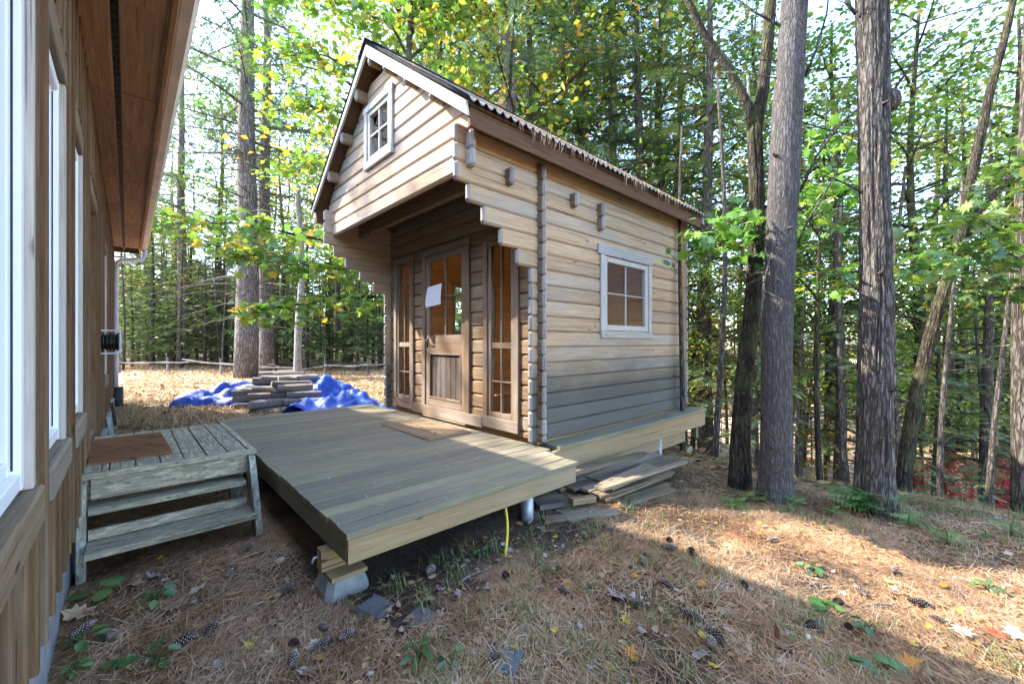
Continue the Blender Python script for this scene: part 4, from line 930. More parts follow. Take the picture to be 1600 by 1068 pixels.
def pole(name, H, r0, seed, bark='bark_d'):
    r = np.random.default_rng(seed); tr = MB(); zs = np.linspace(-.5, H, 9); ax = np.stack([.09*np.sin(zs*.6+seed), .09*np.cos(zs*.5+seed), zs], -1)
    tr.tube(ax, r0*np.clip(1-.6*zs/H, .2, 1.1), 7)
    for i in range(16):
        z = r.uniform(.6, H*.93); az = r.uniform(0, 6.28); L_ = r.uniform(.3, 1.3); o = np.array([math.cos(az), math.sin(az), r.uniform(-.3, .35)]); b0 = np.array([np.interp(z, zs, ax[:, 0]), np.interp(z, zs, ax[:, 1]), z])
        tr.tube([b0, b0+o*L_*.5, b0+o*L_+np.array([0, 0, -.12*L_])], [.009, .006, .002], 3, cap=False)
    return tr.mesh(name, L[bark], True)
def plant_tree(me, x, y, s, rz, name, label, group=None, z=None, cat='tree', zs=None, tilt=0):
    o = empty(name, (x, y, float(gz(x, y)) if z is None else z), label, cat, group)
    o.rotation_euler = (tilt*math.sin(rz*3), tilt*math.cos(rz*3), rz); o.scale = (s, s, zs or s)
    if isinstance(me, tuple):
        link('trunk', me[0], o, (0, 0, 0)); link('crown', me[1], o, (0, 0, 0))
    else: link('trunk', me, o, (0, 0, 0))
    return o
HEM = [conifer('hemlock', 17, .20, 3.2, 3.3, 80, 11, size=.36, den=.72), conifer('hemlock', 14, .16, 1.6, 2.9, 75, 12, size=.34, den=.75), conifer('hemlock', 19, .22, 5.0, 3.5, 80, 13, size=.37, den=.7, dead=14)]
FIR = [conifer('fir', 7.0, .085, .5, 1.75, 80, 21, size=.27, droop=.18, den=.9), conifer('fir', 5.5, .07, .3, 1.6, 70, 22, size=.26, droop=.12, den=.9), conifer('fir', 9.5, .10, 1.0, 1.9, 95, 23, size=.29, droop=.22, den=.8)]
PINE = [conifer('white_pine', 26, .40, 9.5, 4.6, 60, 31, tpl=TUFT, size=.46, mat='pine', bark='bark_far', dead=58, droop=.10, den=.62, prof=.5),
        conifer('white_pine', 24, .27, 8.0, 4.0, 55, 32, tpl=TUFT, size=.46, mat='pine', bark='bark_far', dead=46, droop=.08, den=.62, prof=.5)]
MAP = [broadleaf('maple', 8.0, .06, 2.0, 3.1, 15, 41, size=.12, per=30, mat='maple', gold=.42), broadleaf('maple', 6.0, .045, 1.8, 2.6, 12, 42, size=.11, per=30, mat='maple', gold=.60, flat=.3),
       broadleaf('maple', 15, .17, 4.5, 4.4, 24, 43, size=.15, per=24, mat='maple_g', spread=.42), broadleaf('maple', 13, .14, 4.0, 4.0, 22, 44, size=.14, per=24, mat='maple', gold=.7, spread=.42)]
GOLD = broadleaf('birch', 6.5, .06, 1.2, 2.0, 14, 45, size=.13, per=24, mat='gold', bark='bark_far')
RED = broadleaf('red_shrub', 2.8, .035, .3, 1.8, 12, 46, size=.13, per=15, mat='red', twigs=6, spread=.28)
POLE = [pole('pole', 6, .05, 51), pole('pole', 8, .07, 52), pole('pole', 5, .03, 53), pole('pole', 7, .05, 54, 'bark_far')]
# ------------------------------------------------------------------ the four near trunks, with ridged bark
def at(px, py, f): return np.array([*(FWD*f+RGT*((px-800)*f/FPX)), 1+(534-py)*f/FPX])
def ridged(path, rad, nth, nz, amp, fr, seed, flare=.30):
    path = np.asarray(path, float); s = np.r_[0, np.cumsum(np.linalg.norm(np.diff(path, axis=0), axis=1))]; S_ = np.linspace(0, s[-1], nz)
    # smooth centre line
    c = np.stack([np.interp(S_, s, path[:, q]) for q in range(3)], -1); R_ = np.interp(S_, s, rad)
    ker = np.hanning(max(5, nz//8)|1); ker /= ker.sum(); pad = len(ker)//2
    for q in range(3):
        base = np.linspace(c[0, q], c[-1, q], nz); dlt = np.pad(c[:, q]-base, pad, mode='edge'); c[:, q] = base+np.convolve(dlt, ker, 'valid')
    th = np.linspace(0, 2*PI, nth, endpoint=False); V = np.zeros((nz, nth, 3))
    for i in range(nz):
        fl = 1+flare*math.exp(-S_[i]/.28)
        for j in range(nth):
            a = th[j]; q = Vector((math.cos(a)*fr+seed, math.sin(a)*fr, S_[i]*1.35)); wv = mnoise.noise(Vector((math.cos(a)*1.2, math.sin(a)*1.2, S_[i]*.8+seed)))
            rg = 1-abs(mnoise.noise(q))*2.2; rg2 = mnoise.noise(Vector((math.cos(a)*fr*2.5, math.sin(a)*fr*2.5+seed, S_[i]*5)))
            lob = 1+(.12*math.cos(a*5+seed)*math.exp(-S_[i]/.22))
            rr = R_[i]*fl*lob*(1+.05*wv)+amp*(rg-.5+.4*rg2); V[i, j] = c[i]+np.array([math.cos(a)*rr, math.sin(a)*rr, 0])
    idx = np.arange(nz*nth).reshape(nz, nth); nx_ = np.roll(idx, -1, 1)
    F = np.stack([idx[:-1], nx_[:-1], nx_[1:], idx[1:]], -1).reshape(-1, 4); return V.reshape(-1, 3), F
def near_tree(pix, f, radpx, name, label, bark, amp, fr, seed, forks=(), limbs=(), nth=72, topz=14, crown=None):
    P = [at(px, py, f) for px, py in pix]; rad = [r*f/FPX for r in radpx]
    base = P[0].copy(); gz0 = float(gz(base[0], base[1])); P[0][2] = min(P[0][2], gz0-.12)
    cs = [math.cos(math.atan2(px-800, FPX)) for px, py in pix]; rad = [q*c_ for q, c_ in zip(rad, cs)]      # a round trunk off the axis looks wider than it is
    d = P[-1]-P[-2]; P.append(P[-1]+d/d[2]*(topz-P[-1][2])); rad.append(rad[-1]*.35)
    o = empty(name, (base[0], base[1], gz0), label, 'tree')
    V, F = ridged(P, rad, nth, 300, amp, fr, seed); V -= np.array(o.location)
    link('trunk', fastmesh('near_trunk', V, F, L[bark], smooth=True), o, (0, 0, 0))
    for pp, rr in forks:
        b = MB(); b.tube([at(px, py, f) for px, py in pp], [r*f/FPX*.87 for r in rr], 12); b.build('fork', L[bark], o, True)
    for pp, ff, r_ in limbs:
        b = MB(); n = len(pp); pts = [at(px, py, f+(ff-f)*i/(n-1)) for i, (px, py) in enumerate(pp)]; b.tube(pts, np.linspace(r_, r_*.3, n), 7)
        q_ = np.array(pts); rr_ = random.Random(len(pp)*7+int(pp[0][0]))
        for i in range(1, n):
            for t in range(3):
                a = q_[i-1]+(q_[i]-q_[i-1])*rr_.random(); dd = unit((q_[i]-q_[i-1])/np.linalg.norm(q_[i]-q_[i-1])+np.array([rr_.uniform(-.8,.8), rr_.uniform(-.8,.8), rr_.uniform(-.5,.4)])); l_ = rr_.uniform(.12, .4)
                b.tube([a, a+dd*l_*.5, a+dd*l_+np.array([0,0,-.02])], [r_*.3, r_*.2, .0015], 4, cap=False)
        b.build('limb', L['bark_d'], o, True)
    q_ = random.Random(seed)
    for i in range(9 if len(forks) == 0 else 4):       # broken branch stubs
        k = q_.uniform(.12, .8)*(len(P)-2); k0 = int(k); c = P[k0]+(P[k0+1]-P[k0])*(k-k0); rr = rad[k0]; a_ = q_.uniform(0, 2*PI); d_ = np.array([math.cos(a_), math.sin(a_), q_.uniform(-.2, .5)]); l_ = rr+q_.uniform(.03, .12)
        b = MB(); b.tube([c+d_*rr*.7, c+d_*(rr+.01), c+d_*l_], [.022, .015, .008], 7); b.build('stub', L['bark_d'], o, True)
    if crown:
        q = link('crown', crown, o, (0, 0, 0)); q.location = (P[-2][0]-o.location.x, P[-2][1]-o.location.y, 2.2)
    return o
f1 = float(np.dot(FWD, ground_hit(1157, 762))); f2 = float(np.dot(FWD, ground_hit(1213, 779))); f3 = float(np.dot(FWD, ground_hit(1366, 797)))
print('near trunk depths', f1, f2, f3)
near_tree([(1157,762),(1156,690),(1164,580),(1176,470),(1184,360),(1182,270),(1179,205)], f1, [17,15.5,14,13,12,12,12], 'maple_tree', 'forked mossy brown maple leaning slightly, left of the two straight trunks at the bank', 'bark_m', .007, 5, 3,
   forks=[([(1180,215),(1168,165),(1140,110),(1098,50),(1060,-30),(1040,-120)], [10,8.5,7.5,6.5,5.5,4.5]), ([(1179,215),(1192,140),(1200,60),(1206,-30),(1210,-140)], [11,10,10,9.5,8.5])], topz=3.4)
near_tree([(1213,779),(1213,690),(1214,560),(1217,430),(1224,280),(1232,140),(1241,10),(1248,-90)], f2, [27,24.5,24,24.5,25,24,22,21], 'pine_tree', 'straight grey pine trunk in the middle of the three near trees at the bank', 'bark_s', .006, 9, 9,
   limbs=[([(1245,385),(1262,345),(1290,300),(1330,225),(1345,150)], f2+.3, .012), ([(1250,300),(1275,245),(1308,200),(1345,165),(1370,120)], f2+.2, .014), ([(1258,120),(1275,80),(1292,20),(1300,-60)], f2, .014),
          ([(1228,45),(1180,20),(1140,-10),(1100,-60)], f2+.2, .013), ([(1215,95),(1150,92),(1090,100),(1060,112)], f2+.4, .006), ([(1212,122),(1170,114),(1120,112)], f2+.4, .007), ([(1205,395),(1196,430),(1192,455)], f2-.3, .010), ([(1243,400),(1280,380),(1310,345)], f2+.3, .008), ([(1250,190),(1300,205),(1338,212)], f2+.3, .008)])
near_tree([(1366,797),(1366,700),(1367,560),(1369,430),(1366,300),(1365,170),(1364,40),(1362,-80)], f3, [31.5,28,27,25,24.5,25.5,26,26], 'maple_tree', 'thick grey trunk with deep furrowed bark and a small burl, nearest tree at the bank', 'bark', .017, 6.5, 21, nth=100,
   limbs=[([(1338,22),(1322,5),(1316,-30)], f3, .016), ([(1388,70),(1430,40),(1500,18),(1570,2)], f3+.4, .010), ([(1390,150),(1440,80),(1500,40),(1545,0)], f3+.3, .012), ([(1384,470),(1350,462),(1325,440),(1300,425)], f3-.3, .012), ([(1345,300),(1318,285),(1290,275),(1262,282)], f3+.3, .010), ([(1388,205),(1440,215),(1490,210),(1530,190)], f3+.4, .008), ([(1388,328),(1430,318),(1500,300),(1580,296)], f3+.5, .010)])
t3 = [o for o in SC.objects if o.name.startswith('maple_tree')][-1]
b = MB(); c0 = at(1389, 158, f3-.02); n = 10
for i in range(n):
    t = PI*i/(n-1)
    for j in range(14): a = 2*PI*j/14; b.v.append(tuple(c0+np.array([math.sin(t)*math.cos(a)*.085, math.sin(t)*math.sin(a)*.085, math.cos(t)*.10])*(1+.12*mnoise.noise(Vector((i*.9, j*.9, 0))))))
b.f = [(i*14+j, i*14+(j+1)%14, (i+1)*14+(j+1)%14, (i+1)*14+j) for i in range(n-1) for j in range(14)]; b.m = [0]*len(b.f); b.build('burl', L['bark'], t3, True)
near_tree([(1408,815),(1414,720),(1432,610),(1462,490),(1496,390),(1522,260),(1545,150),(1570,60),(1590,-30)], 5.4, [13,12.5,12,11,10,9,8,7,6], 'maple_tree', 'dark trunk leaning to the right behind the thick furrowed trunk', 'bark_m', .008, 5, 33, topz=6.5,
   forks=[([(1497,390),(1530,330),(1575,280),(1640,240)], [8,6,5,4])])
near_tree([(1600,845),(1599,700),(1597,520),(1600,350),(1607,160),(1612,0)], 5.0, [22,20,18,16,14,12], 'hemlock_tree', 'dark trunk cut by the right edge of the picture', 'bark_d', .008, 5, 41, topz=9)
# ------------------------------------------------------------------ woods beyond the lawn
def put(me, px, f, s, name, label, group, cat='tree', dz=0, **k):
    x, y = plan(px, f); return plant_tree(me, x, y, s, random.uniform(0, 6.28), name, label, group, z=float(gz(x, y))+dz, cat=cat, **k)
put(PINE[0], 386, 17.3, 1.0, 'pine_tree', 'tall thick grey pine trunk with bare whorled branches beyond the lawn', None)
put(PINE[1], 415, 19.5, 1.05, 'pine_tree', 'slimmer pine standing right behind the thick grey pine beyond the lawn', None)
put(PINE[1], 284, 23, .9, 'pine_tree', 'slender pine next to the downspout of the house, beyond the lawn', None)
put(PINE[0], 232, 30, .85, 'pine_tree', 'distant pine partly hidden behind the eave gutter', None)
b = MB(); zs_ = np.linspace(-.3, 7.4, 12); b.tube(np.stack([.05*np.sin(zs_), .07*np.cos(zs_*.8), zs_], -1), np.linspace(.15, .085, 12)*(1+.1*np.sin(np.arange(12)*2)), 9)
for z, a in ((4.2, .4), (5.6, 2.2), (3.1, 4.0), (6.4, 5.2)): b.tube([(0, 0, z), (.4*math.cos(a), .4*math.sin(a), z+.1), (.9*math.cos(a), .9*math.sin(a), z)], [.03, .02, .008], 5)
snag = b.mesh('snag', L['dead'], True)
put(snag, 468, 15.6, 1.0, 'dead_tree', 'pale dead tree stub without bark beyond the stacked timbers', None)
gL = 'young conifers in the wood beyond the lawn'; k = 0
for i in range(66):
    px = 172+(i*137.5)%470; f = 20.5+(i*7.3)%15
    if px > 560 and f < 22: f += 3
    put(FIR[i%3], px, f, random.uniform(.8, 1.25), 'fir_tree', 'dense young dark green conifer in the wood beyond the lawn', gL)
for i, (px, f) in enumerate(((215,29),(340,33),(540,30),(170,26),(480,38),(270,40),(640,36))):
    put(HEM[i%3], px, f, random.uniform(.85, 1.15), 'hemlock_tree', 'tall hemlock deep in the wood beyond the lawn', 'tall hemlocks in the wood beyond the lawn')
for i in range(22):
    put(POLE[i%4], 190+(i*83)%420, 20+(i*3.7)%12, random.uniform(.9, 1.3), 'young_tree', 'thin bare stem at the edge of the wood beyond the lawn', 'bare stems in the wood beyond the lawn')
for i, (px, f, m_) in enumerate(((300,25,3),(345,29,1),(520,25,3),(255,33,3),(450,33,3),(440,23,3),(530,19.5,3),(345,26,2),(390,24,2),(575,24,1),(225,29,1),(500,21.5,1))):
    put(MAP[m_], px, f, random.uniform(.95, 1.3), 'maple_tree', 'yellowing maple among the conifers beyond the lawn', 'yellowing maples beyond the lawn')
# ------------------------------------------------------------------ maple behind the cabin with its long low limbs over the lawn
def limb_tree(name, base, height, r0, limbs, label, mat, size, seed, tpl=MAPLE, bark='bark_m', per=9, spread=.16, droop=.35, gold=.35, group=None):
    """slender tree whose limbs are given point by point; leaves hang from their twigs"""
    r = np.random.default_rng(seed); bz = float(gz(*base)); o = empty(name, (base[0], base[1], bz), label, 'tree', group); tr = MB()
    zz = np.linspace(bz-.3, bz+height, 12); ax = np.stack([base[0]+.06*np.sin(zz+seed), base[1]+.06*np.cos(zz*.8+seed), zz], -1); tr.tube(ax, np.linspace(r0, r0*.25, 12), 9)
    P = []
    for pts, n_tw, tl in limbs:
        pts = np.asarray(pts, float); i0 = np.argmin(abs(zz-pts[0][2])); pts[0][:2] = ax[i0][:2]
        s = np.linspace(0, 1, len(pts)); u = np.linspace(0, 1, 14); q = np.stack([np.interp(u, s, pts[:, k_]) for k_ in range(3)], -1)
        q[1:-1] = (q[:-2]+q[1:-1]*2+q[2:])/4; q[1:]+= r.normal(0, .025, (13, 3)); tr.tube(q, np.linspace(r0*.33, .004, 14), 6, cap=False)
        for t in range(n_tw):
            tt = .12+.88*(t+r.random())/n_tw; c = np.array([np.interp(tt, u, q[:, k_]) for k_ in range(3)]); d = unit(unit(q[-1]-q[0])*.7+r.normal(0, .7, 3)*np.array([1, 1, .4])+np.array([0, 0, -.1])); l_ = tl*r.uniform(.5, 1.2)
            tr.tube([c, c+d*l_*.5, c+d*l_+np.array([0, 0, -.05])], [.005, .004, .002], 4, cap=False)
            for w_ in (.4, .7, 1.0): P.append(c+d*l_*w_)
    P = np.repeat(np.array(P), per//3, 0); n_ = len(P); P = P+r.normal(0, 1, (n_, 3))*np.array([spread, spread, spread*.55])
    D = r.normal(0, 1, (n_, 3)); D[:, 2] = D[:, 2]*.3-droop; Nn = np.array([0, 0, 1.])+r.normal(0, .45, (n_, 3))
    V, T_ = strew(*tpl, P, unit(D), unit(Nn), size*r.uniform(.55, 1.2, n_)); tint = np.repeat(np.clip(r.normal(gold, .23, n_), 0, 1), len(tpl[1]))
    loc = np.array(o.location); tr.xf(None, -loc); link('trunk', tr.mesh('maple_trunk', L[bark], True), o, (0, 0, 0)); link('crown', fastmesh('maple_crown', V-loc, T_, L[mat], tint), o, (0, 0, 0)); return o
B0 = plan(640, 9.6)
A_ = lambda px, py, f: tuple(at(px, py, f))
limb_tree('maple_tree', B0, 13, .13, [
   ([A_(640,420,9.6), A_(560,392,9.0), A_(480,372,8.6), A_(400,352,8.3), A_(330,345,8.1), A_(270,352,8.0)], 46, .62),
   ([A_(640,440,9.6), A_(570,415,8.7), A_(500,418,8.4), A_(430,400,8.2), A_(370,395,8.0)], 40, .60),
   ([A_(640,470,9.6), A_(575,462,8.6), A_(510,470,8.3), A_(440,480,8.0), A_(390,490,7.9)], 30, .45),
   ([A_(640,330,9.6), A_(580,300,9.6), A_(530,262,9.6), A_(490,255,9.6), A_(455,270,9.6)], 24, .5),
   ([A_(640,250,9.6), A_(585,200,9.6), A_(540,180,9.6), A_(500,165,9.6), A_(440,180,9.6)], 34, .6),
   ([A_(640,170,9.6), A_(600,130,9.4), A_(540,95,9.4), A_(480,80,9.4), A_(430,95,9.4)], 36, .65),
   ([A_(640,90,9.6), A_(610,40,9.6), A_(560,10,9.6), A_(500,-15,9.6), A_(430,0,9.6)], 40, .7),
   ([A_(640,60,9.6), A_(650,10,9.8), A_(630,-50,9.8)], 30, .8), ([A_(640,100,9.6), A_(680,50,10), A_(720,20,10.2), A_(760,0,10.4)], 34, .8),
   ([A_(640,30,9.6), A_(690,-20,9.8), A_(740,-60,9.8)], 34, .8), ([A_(640,160,9.6), A_(690,130,10.4), A_(740,110,11)], 24, .7)],
   'bright green maple behind the cabin with long low leafy limbs reaching over the lawn', 'maple_g', .185, 61, per=9, spread=.19, gold=.62)
# sapling between the near trunks, broad leaves in the light
B1 = plan(1285, 4.9)
limb_tree('maple_tree', B1, 4.6, .035, [
   ([A_(1285,470,4.9), A_(1240,430,4.5), A_(1180,395,4.2), A_(1120,380,4.0), A_(1095,392,3.9)], 24, .28), ([A_(1285,420,4.9), A_(1230,360,4.4), A_(1170,340,4.1), A_(1120,345,3.9)], 20, .26),
   ([A_(1285,460,4.9), A_(1320,430,4.5), A_(1380,415,4.0), A_(1440,420,3.8)], 20, .26), ([A_(1285,380,4.9), A_(1260,320,4.7), A_(1230,280,4.4)], 16, .26),
   ([A_(1285,350,4.9), A_(1320,300,4.8), A_(1360,270,4.3)], 14, .25), ([A_(1285,330,4.9), A_(1300,270,4.9), A_(1290,220,4.9)], 16, .28)],
   'slender maple sapling with broad green leaves among the three near trunks', 'maple_g', .125, 62, per=6, spread=.10, gold=.5)
B2 = plan(1655, 5.0)
limb_tree('maple_tree', B2, 4.8, .04, [
   ([A_(1655,400,5), A_(1600,350,4.6), A_(1540,335,4.2), A_(1490,350,4.0)], 24, .28), ([A_(1655,430,5), A_(1600,400,4.5), A_(1540,390,4.2), A_(1470,400,4.0)], 22, .28),
   ([A_(1655,330,5), A_(1600,290,4.8), A_(1560,270,4.6)], 18, .3), ([A_(1655,470,5), A_(1600,450,4.6), A_(1560,440,4.4)], 16, .3)],
   'broad leaved maple branches reaching in from the right edge above the bank', 'maple_g', .13, 63, per=6, spread=.10, gold=.35)
# ------------------------------------------------------------------ woods behind the cabin and down the slope
gR = 'trees on the slope behind the cabin'
for i, (px, f, m_, s) in enumerate(((705,17,0,1.05),(800,16,0,1.15),(905,13,2,1.1),(1000,12,1,1.15),(1060,16,0,1.1),(1105,10.5,1,1.05),(1015,22,0,1.2),(860,22,2,1.2))):
    put(HEM[m_], px, f, s, 'hemlock_tree', 'tall dark hemlock rising behind the cabin roof', 'hemlocks behind the cabin roof')
put(PINE[1], 792, 11.5, .95, 'pine_tree', 'grey pine trunk showing above the middle of the cabin roof', None)
put(PINE[1], 958, 12.5, .7, 'pine_tree', 'thin pine trunk showing above the right part of the cabin roof', None)
for i, (px, f, m_, s) in enumerate(((625,14,2,1.2),(690,12.5,3,1.25),(755,15,2,1.3),(830,12,3,1.25),(875,16,2,1.3),(955,14.5,3,1.35),(1035,13,2,1.2),(1100,14,3,1.2),(1070,24,3,1.3),(930,26,2,1.3),(1160,20,3,1.2),(660,22,2,1.3))):
    put(MAP[m_], px, f, s, 'maple_tree', 'tall leafy maple among the hemlocks behind the cabin', 'maples behind the cabin')
for i, (px, f, m_, s) in enumerate(((1300,10,0,1.0),(1265,13,1,1.1),(1430,11,1,1.0),(1195,12,1,1.0),(1580,14,0,1.1),(1130,9.5,1,.85),(1430,10,2,.9),(1505,12.5,3,1.05),(1585,10.5,2,.95),(1375,14,3,1.1),(1305,12,2,1.0),(1240,14,3,1.1),(1180,13,2,1.05),(1460,17,2,1.2),(1230,17,3,.85),(1390,20,3,.9),(1520,22,2,.8),(1290,24,3,.9),(1600,25,3,.9),(1660,16,2,.9))):
    put(MAP[m_], px, f, s, 'maple_tree', 'light green understorey maple on the slope right of the cabin', 'light green maples down the slope')
for i, (px, f, m_, s) in enumerate(((1480,11,1,.85),(1310,8.5,1,.62),(1545,8.0,1,.6),(1180,9,1,.6),(1560,15,0,.9),(1250,20,2,.9),(1620,11,1,.8),(1540,28,2,1.0))):
    put(HEM[m_], px, f, s, 'hemlock_tree', 'dark hemlock standing on the slope right of the cabin', 'hemlocks down the slope')
for i in range(10):
    put(FIR[i%3], 1085+(i*97.3)%560, 11.5+(i*2.9)%12, random.uniform(.45, .8), 'fir_tree', 'small dark conifer on the slope behind the near trunks', 'small conifers down the slope')
for i in range(44):
    put(POLE[i%4], 1060+(i*61.8)%570, 6.0+(i*1.93)%15, random.uniform(.7, 1.05), 'young_tree', 'thin dark stem on the slope behind the near trunks', 'thin stems down the slope', tilt=.025)
for i, (px, f, s) in enumerate(((1100,11,.8),(1085,15,.9),(1430,14,.8),(1480,18,.9),(1250,9.5,.5),(1340,12,.6),(1570,18,.8))):
    put(GOLD, px, f, s, 'birch_tree', 'golden autumn sapling low on the slope', 'golden saplings down the slope')
for i, (px, f, s) in enumerate(((1480,9.6,.6),(1530,10.2,.7),(1440,10.6,.5),(1572,10.8,.65))):
    put(RED, px, f, s, 'shrub', 'scarlet leaved shrub between the stems down the slope', 'scarlet shrubs down the slope', cat='shrub', dz=.0)
for i, (px, f) in enumerate(((900,13),(960,17),(1000,14),(1045,18),(930,24),(1030,11.5),(870,19))):
    put(FIR[i%3], px, f, .9, 'fir_tree', 'young conifer seen through the gap under the cabin floor', 'young conifers behind the cabin')
# trees of the same wood that stand behind the house and shade it
for i, (x, y, m_, s) in enumerate(((-11.5,15.5,3,1.1),(-6.0,18.0,3,.9),(-12.5,10.0,2,1.1))):
    plant_tree(MAP[m_], x, y, s, i*1.3, 'maple_tree', 'tall maple standing behind the brown house', 'maples behind the house')
plant_tree(MAP[3], -6.6, 16.2, 1.35, .7, 'maple_tree', 'tall thin crowned maple right behind the brown house')
# far woods down in the valley: one mass
r = np.random.default_rng(5); P = []; S = []; tn = []
for i in range(230):
    a = YAW+r.uniform(-1.05, 1.0); d_ = r.uniform(45, 120); x, y = d_*math.cos(a), d_*math.sin(a); g_ = float(gz(x, y)); H = r.uniform(6, 11); W_ = H*r.uniform(.16, .3); n_ = 150
    u = r.random(n_)**.8; th = r.uniform(0, 6.28, n_); rad = W_*np.sqrt(np.clip(1-u, .02, 1))*r.uniform(.55, 1.05, n_)
    P.append(np.stack([x+rad*np.cos(th), y+rad*np.sin(th), g_+H*(.06+.94*u)], -1)); S.append(r.uniform(.5, 1.1, n_)); tn.append(np.clip(r.normal(r.choice([.25, .45, .8]), .1, n_), 0, 1))
P = np.concatenate(P); S = np.concatenate(S); tn = np.concatenate(tn); n_ = len(P)
V, T_ = strew(*SPRAYF, P, unit(r.normal(0, 1, (n_, 3))*np.array([1, 1, .4])), unit(np.array([0, 0, 1.])+r.normal(0, .5, (n_, 3))), S*1.6)
o = link('far_woods', fastmesh('far_woods', V, T_, leafmat('far_leaves', [(0, (.05,.09,.035)), (.5, (.13,.18,.05)), (.8, (.30,.26,.06)), (1, (.38,.2,.05))], .3), np.repeat(tn, len(SPRAYF[1])))); tag(o, 'mixed woods far beyond the slope', kind='stuff')
# ------------------------------------------------------------------ forest floor: needles, grass, leaves, cones, weeds
r = np.random.default_rng(77)
def gnormal(x, y):
    e = .03; return unit(np.stack([-(gz(x+e, y)-gz(x-e, y))/(2*e), -(gz(x, y+e)-gz(x, y-e))/(2*e), np.ones_like(x)], -1))
def in_view(x, y, m_=1.02):
    f = x*FWD[0]+y*FWD[1]; s = x*RGT[0]+y*RGT[1]; return (f > 1.0) & (abs(s/f) < 800/FPX*m_)
def free(x, y):                                    # open ground: not the deck, cabin, steps or house
    return ~(((x > .80) & (x < 2.9) & (y > 2.35) & (y < 6.5)) | ((x > 2.9) & (y > 2.9) & (x < 6.4) & (y < 6)) | (x < HX) )
def sample(n, fmax, power=1.0, fmin=1.15):
    f = fmin+(fmax-fmin)*r.random(n*2)**power; px = r.uniform(-30, 1630, n*2)
    x = FWD[0]*f+RGT[0]*(px-800)*f/FPX; y = FWD[1]*f+RGT[1]*(px-800)*f/FPX; k = free(x, y) & (edge_s(x, y) < 2.5); return x[k][:n], y[k][:n], f[k][:n]
x, y, f = sample(150000, 6.2, 1.1); n_ = len(x)
clump = np.array([.5+.5*math.sin(3.7*a+1.9*math.sin(2.6*b_))*math.sin(3.1*b_+a) for a, b_ in zip(x, y)])
soilz = (x > .9) & (x < 2.7) & (y > 1.75); k = (r.random(n_) < .2+.8*clump) & ~(soilz & (r.random(n_) < .85)); x, y, f = x[k], y[k], f[k]; n_ = len(x)
th = r.normal(.65, .75, n_)+1.3*np.sin(x*1.1+y*.7)*.4; lift = r.random(n_)**2*.022
P = np.stack([x, y, gz(x, y)+.003+lift], -1); D = np.stack([np.cos(th), np.sin(th), r.normal(0, .12, n_)], -1); Nn = unit(gnormal(x, y)+r.normal(0, .25, (n_, 3)))
NEED = tri([(-.5,.012,0),(-.5,-.012,0),(0,-.014,.04),(0,.014,.04),(.5,.006,0),(.5,-.006,0)], [(0,1,2),(0,2,3),(3,2,5),(3,5,4)])
V, T_ = strew(*NEED, P, unit(D), Nn, r.uniform(.06, .125, n_)); 
L['needle'] = leafmat('fallen_needles', [(0, (.18,.085,.042)), (.4, (.43,.24,.118)), (.75, (.62,.41,.235)), (1, (.74,.58,.40))], .15, .05, 0)
o = link('needle_litter', fastmesh('needle_litter', V, T_, L['needle'], np.repeat(np.clip(r.normal(.50, .20, n_)+.42*(np.array([mnoise.noise(Vector((a*1.9, b_*1.9, 7.)))+.6*mnoise.noise(Vector((a*6, b_*6, 2.))) for a, b_ in zip(x, y)])), 0, 1), 4))); tag(o, 'brown fallen pine needles covering the ground', kind='stuff')
# grass blades: tufts near, dry lawn far
def blades(x, y, h, bend, w_=.004):
    n_ = len(x); a = r.uniform(0, 6.28, n_); d = np.stack([np.cos(a), np.sin(a)], -1); s_ = np.stack([-d[:, 1], d[:, 0]], -1); z = gz(x, y); V = np.zeros((n_, 5, 3))
    w_ = np.broadcast_to(w_, (n_,))
    for q, (hh, bb, ww) in enumerate(((-.01, 0, 1), (-.01, 0, -1), (.6, .35, .8), (.6, .35, -.8), (1, 1, 0))):
        V[:, q, :2] = np.stack([x, y], -1)+d*(h*bend*bb)[:, None]+s_*(ww*w_)[:, None]; V[:, q, 2] = z+h*hh
    T_ = np.array([(0,1,3),(0,3,2),(2,3,4)])[None]+(np.arange(n_)*5)[:, None, None]; return V.reshape(-1, 3), T_.reshape(-1, 3)
x, y, f = sample(750, 6.5, 1.0); k = (x > 1.2) | (y < 2.2); x, y = x[k], y[k]
cx, cy = np.repeat(x, 16), np.repeat(y, 16); cx = cx+r.normal(0, .035, len(cx)); cy = cy+r.normal(0, .035, len(cy))
keep = np.array([math.sin(2.1*a+.7)*math.sin(1.7*b_+1.2*a) > -.25 for a, b_ in zip(cx, cy)]); cx, cy = cx[keep], cy[keep]; n_ = len(cx)
V, T_ = blades(cx, cy, r.uniform(.03, .10, n_), r.uniform(.3, 1.3, n_), .0018)
L['grass'] = leafmat('grass_blades', [(0, (.07,.11,.025)), (.6, (.15,.20,.05)), (1, (.36,.31,.13))], .35, .05, 0)
L['dry'] = leafmat('dry_grass', [(0, (.17,.13,.06)), (.5, (.41,.285,.16)), (1, (.58,.43,.29))], .3, .05, 0)
o = link('grass', fastmesh('grass', V, T_, L['grass'], np.repeat(np.clip(r.normal(.5, .25, n_), 0, 1), 3))); tag(o, 'thin green grass growing through the needles', kind='stuff')
n_ = 30000; f = 6.5+16*r.random(n_)**1.2; px = r.uniform(150, 620, n_); x = FWD[0]*f+RGT[0]*(px-800)*f/FPX; y = FWD[1]*f+RGT[1]*(px-800)*f/FPX; k = (y > 6.6) & (x > HX+.15) & (edge_s(x, y) < 1); x, y = x[k], y[k]; n_ = len(x)
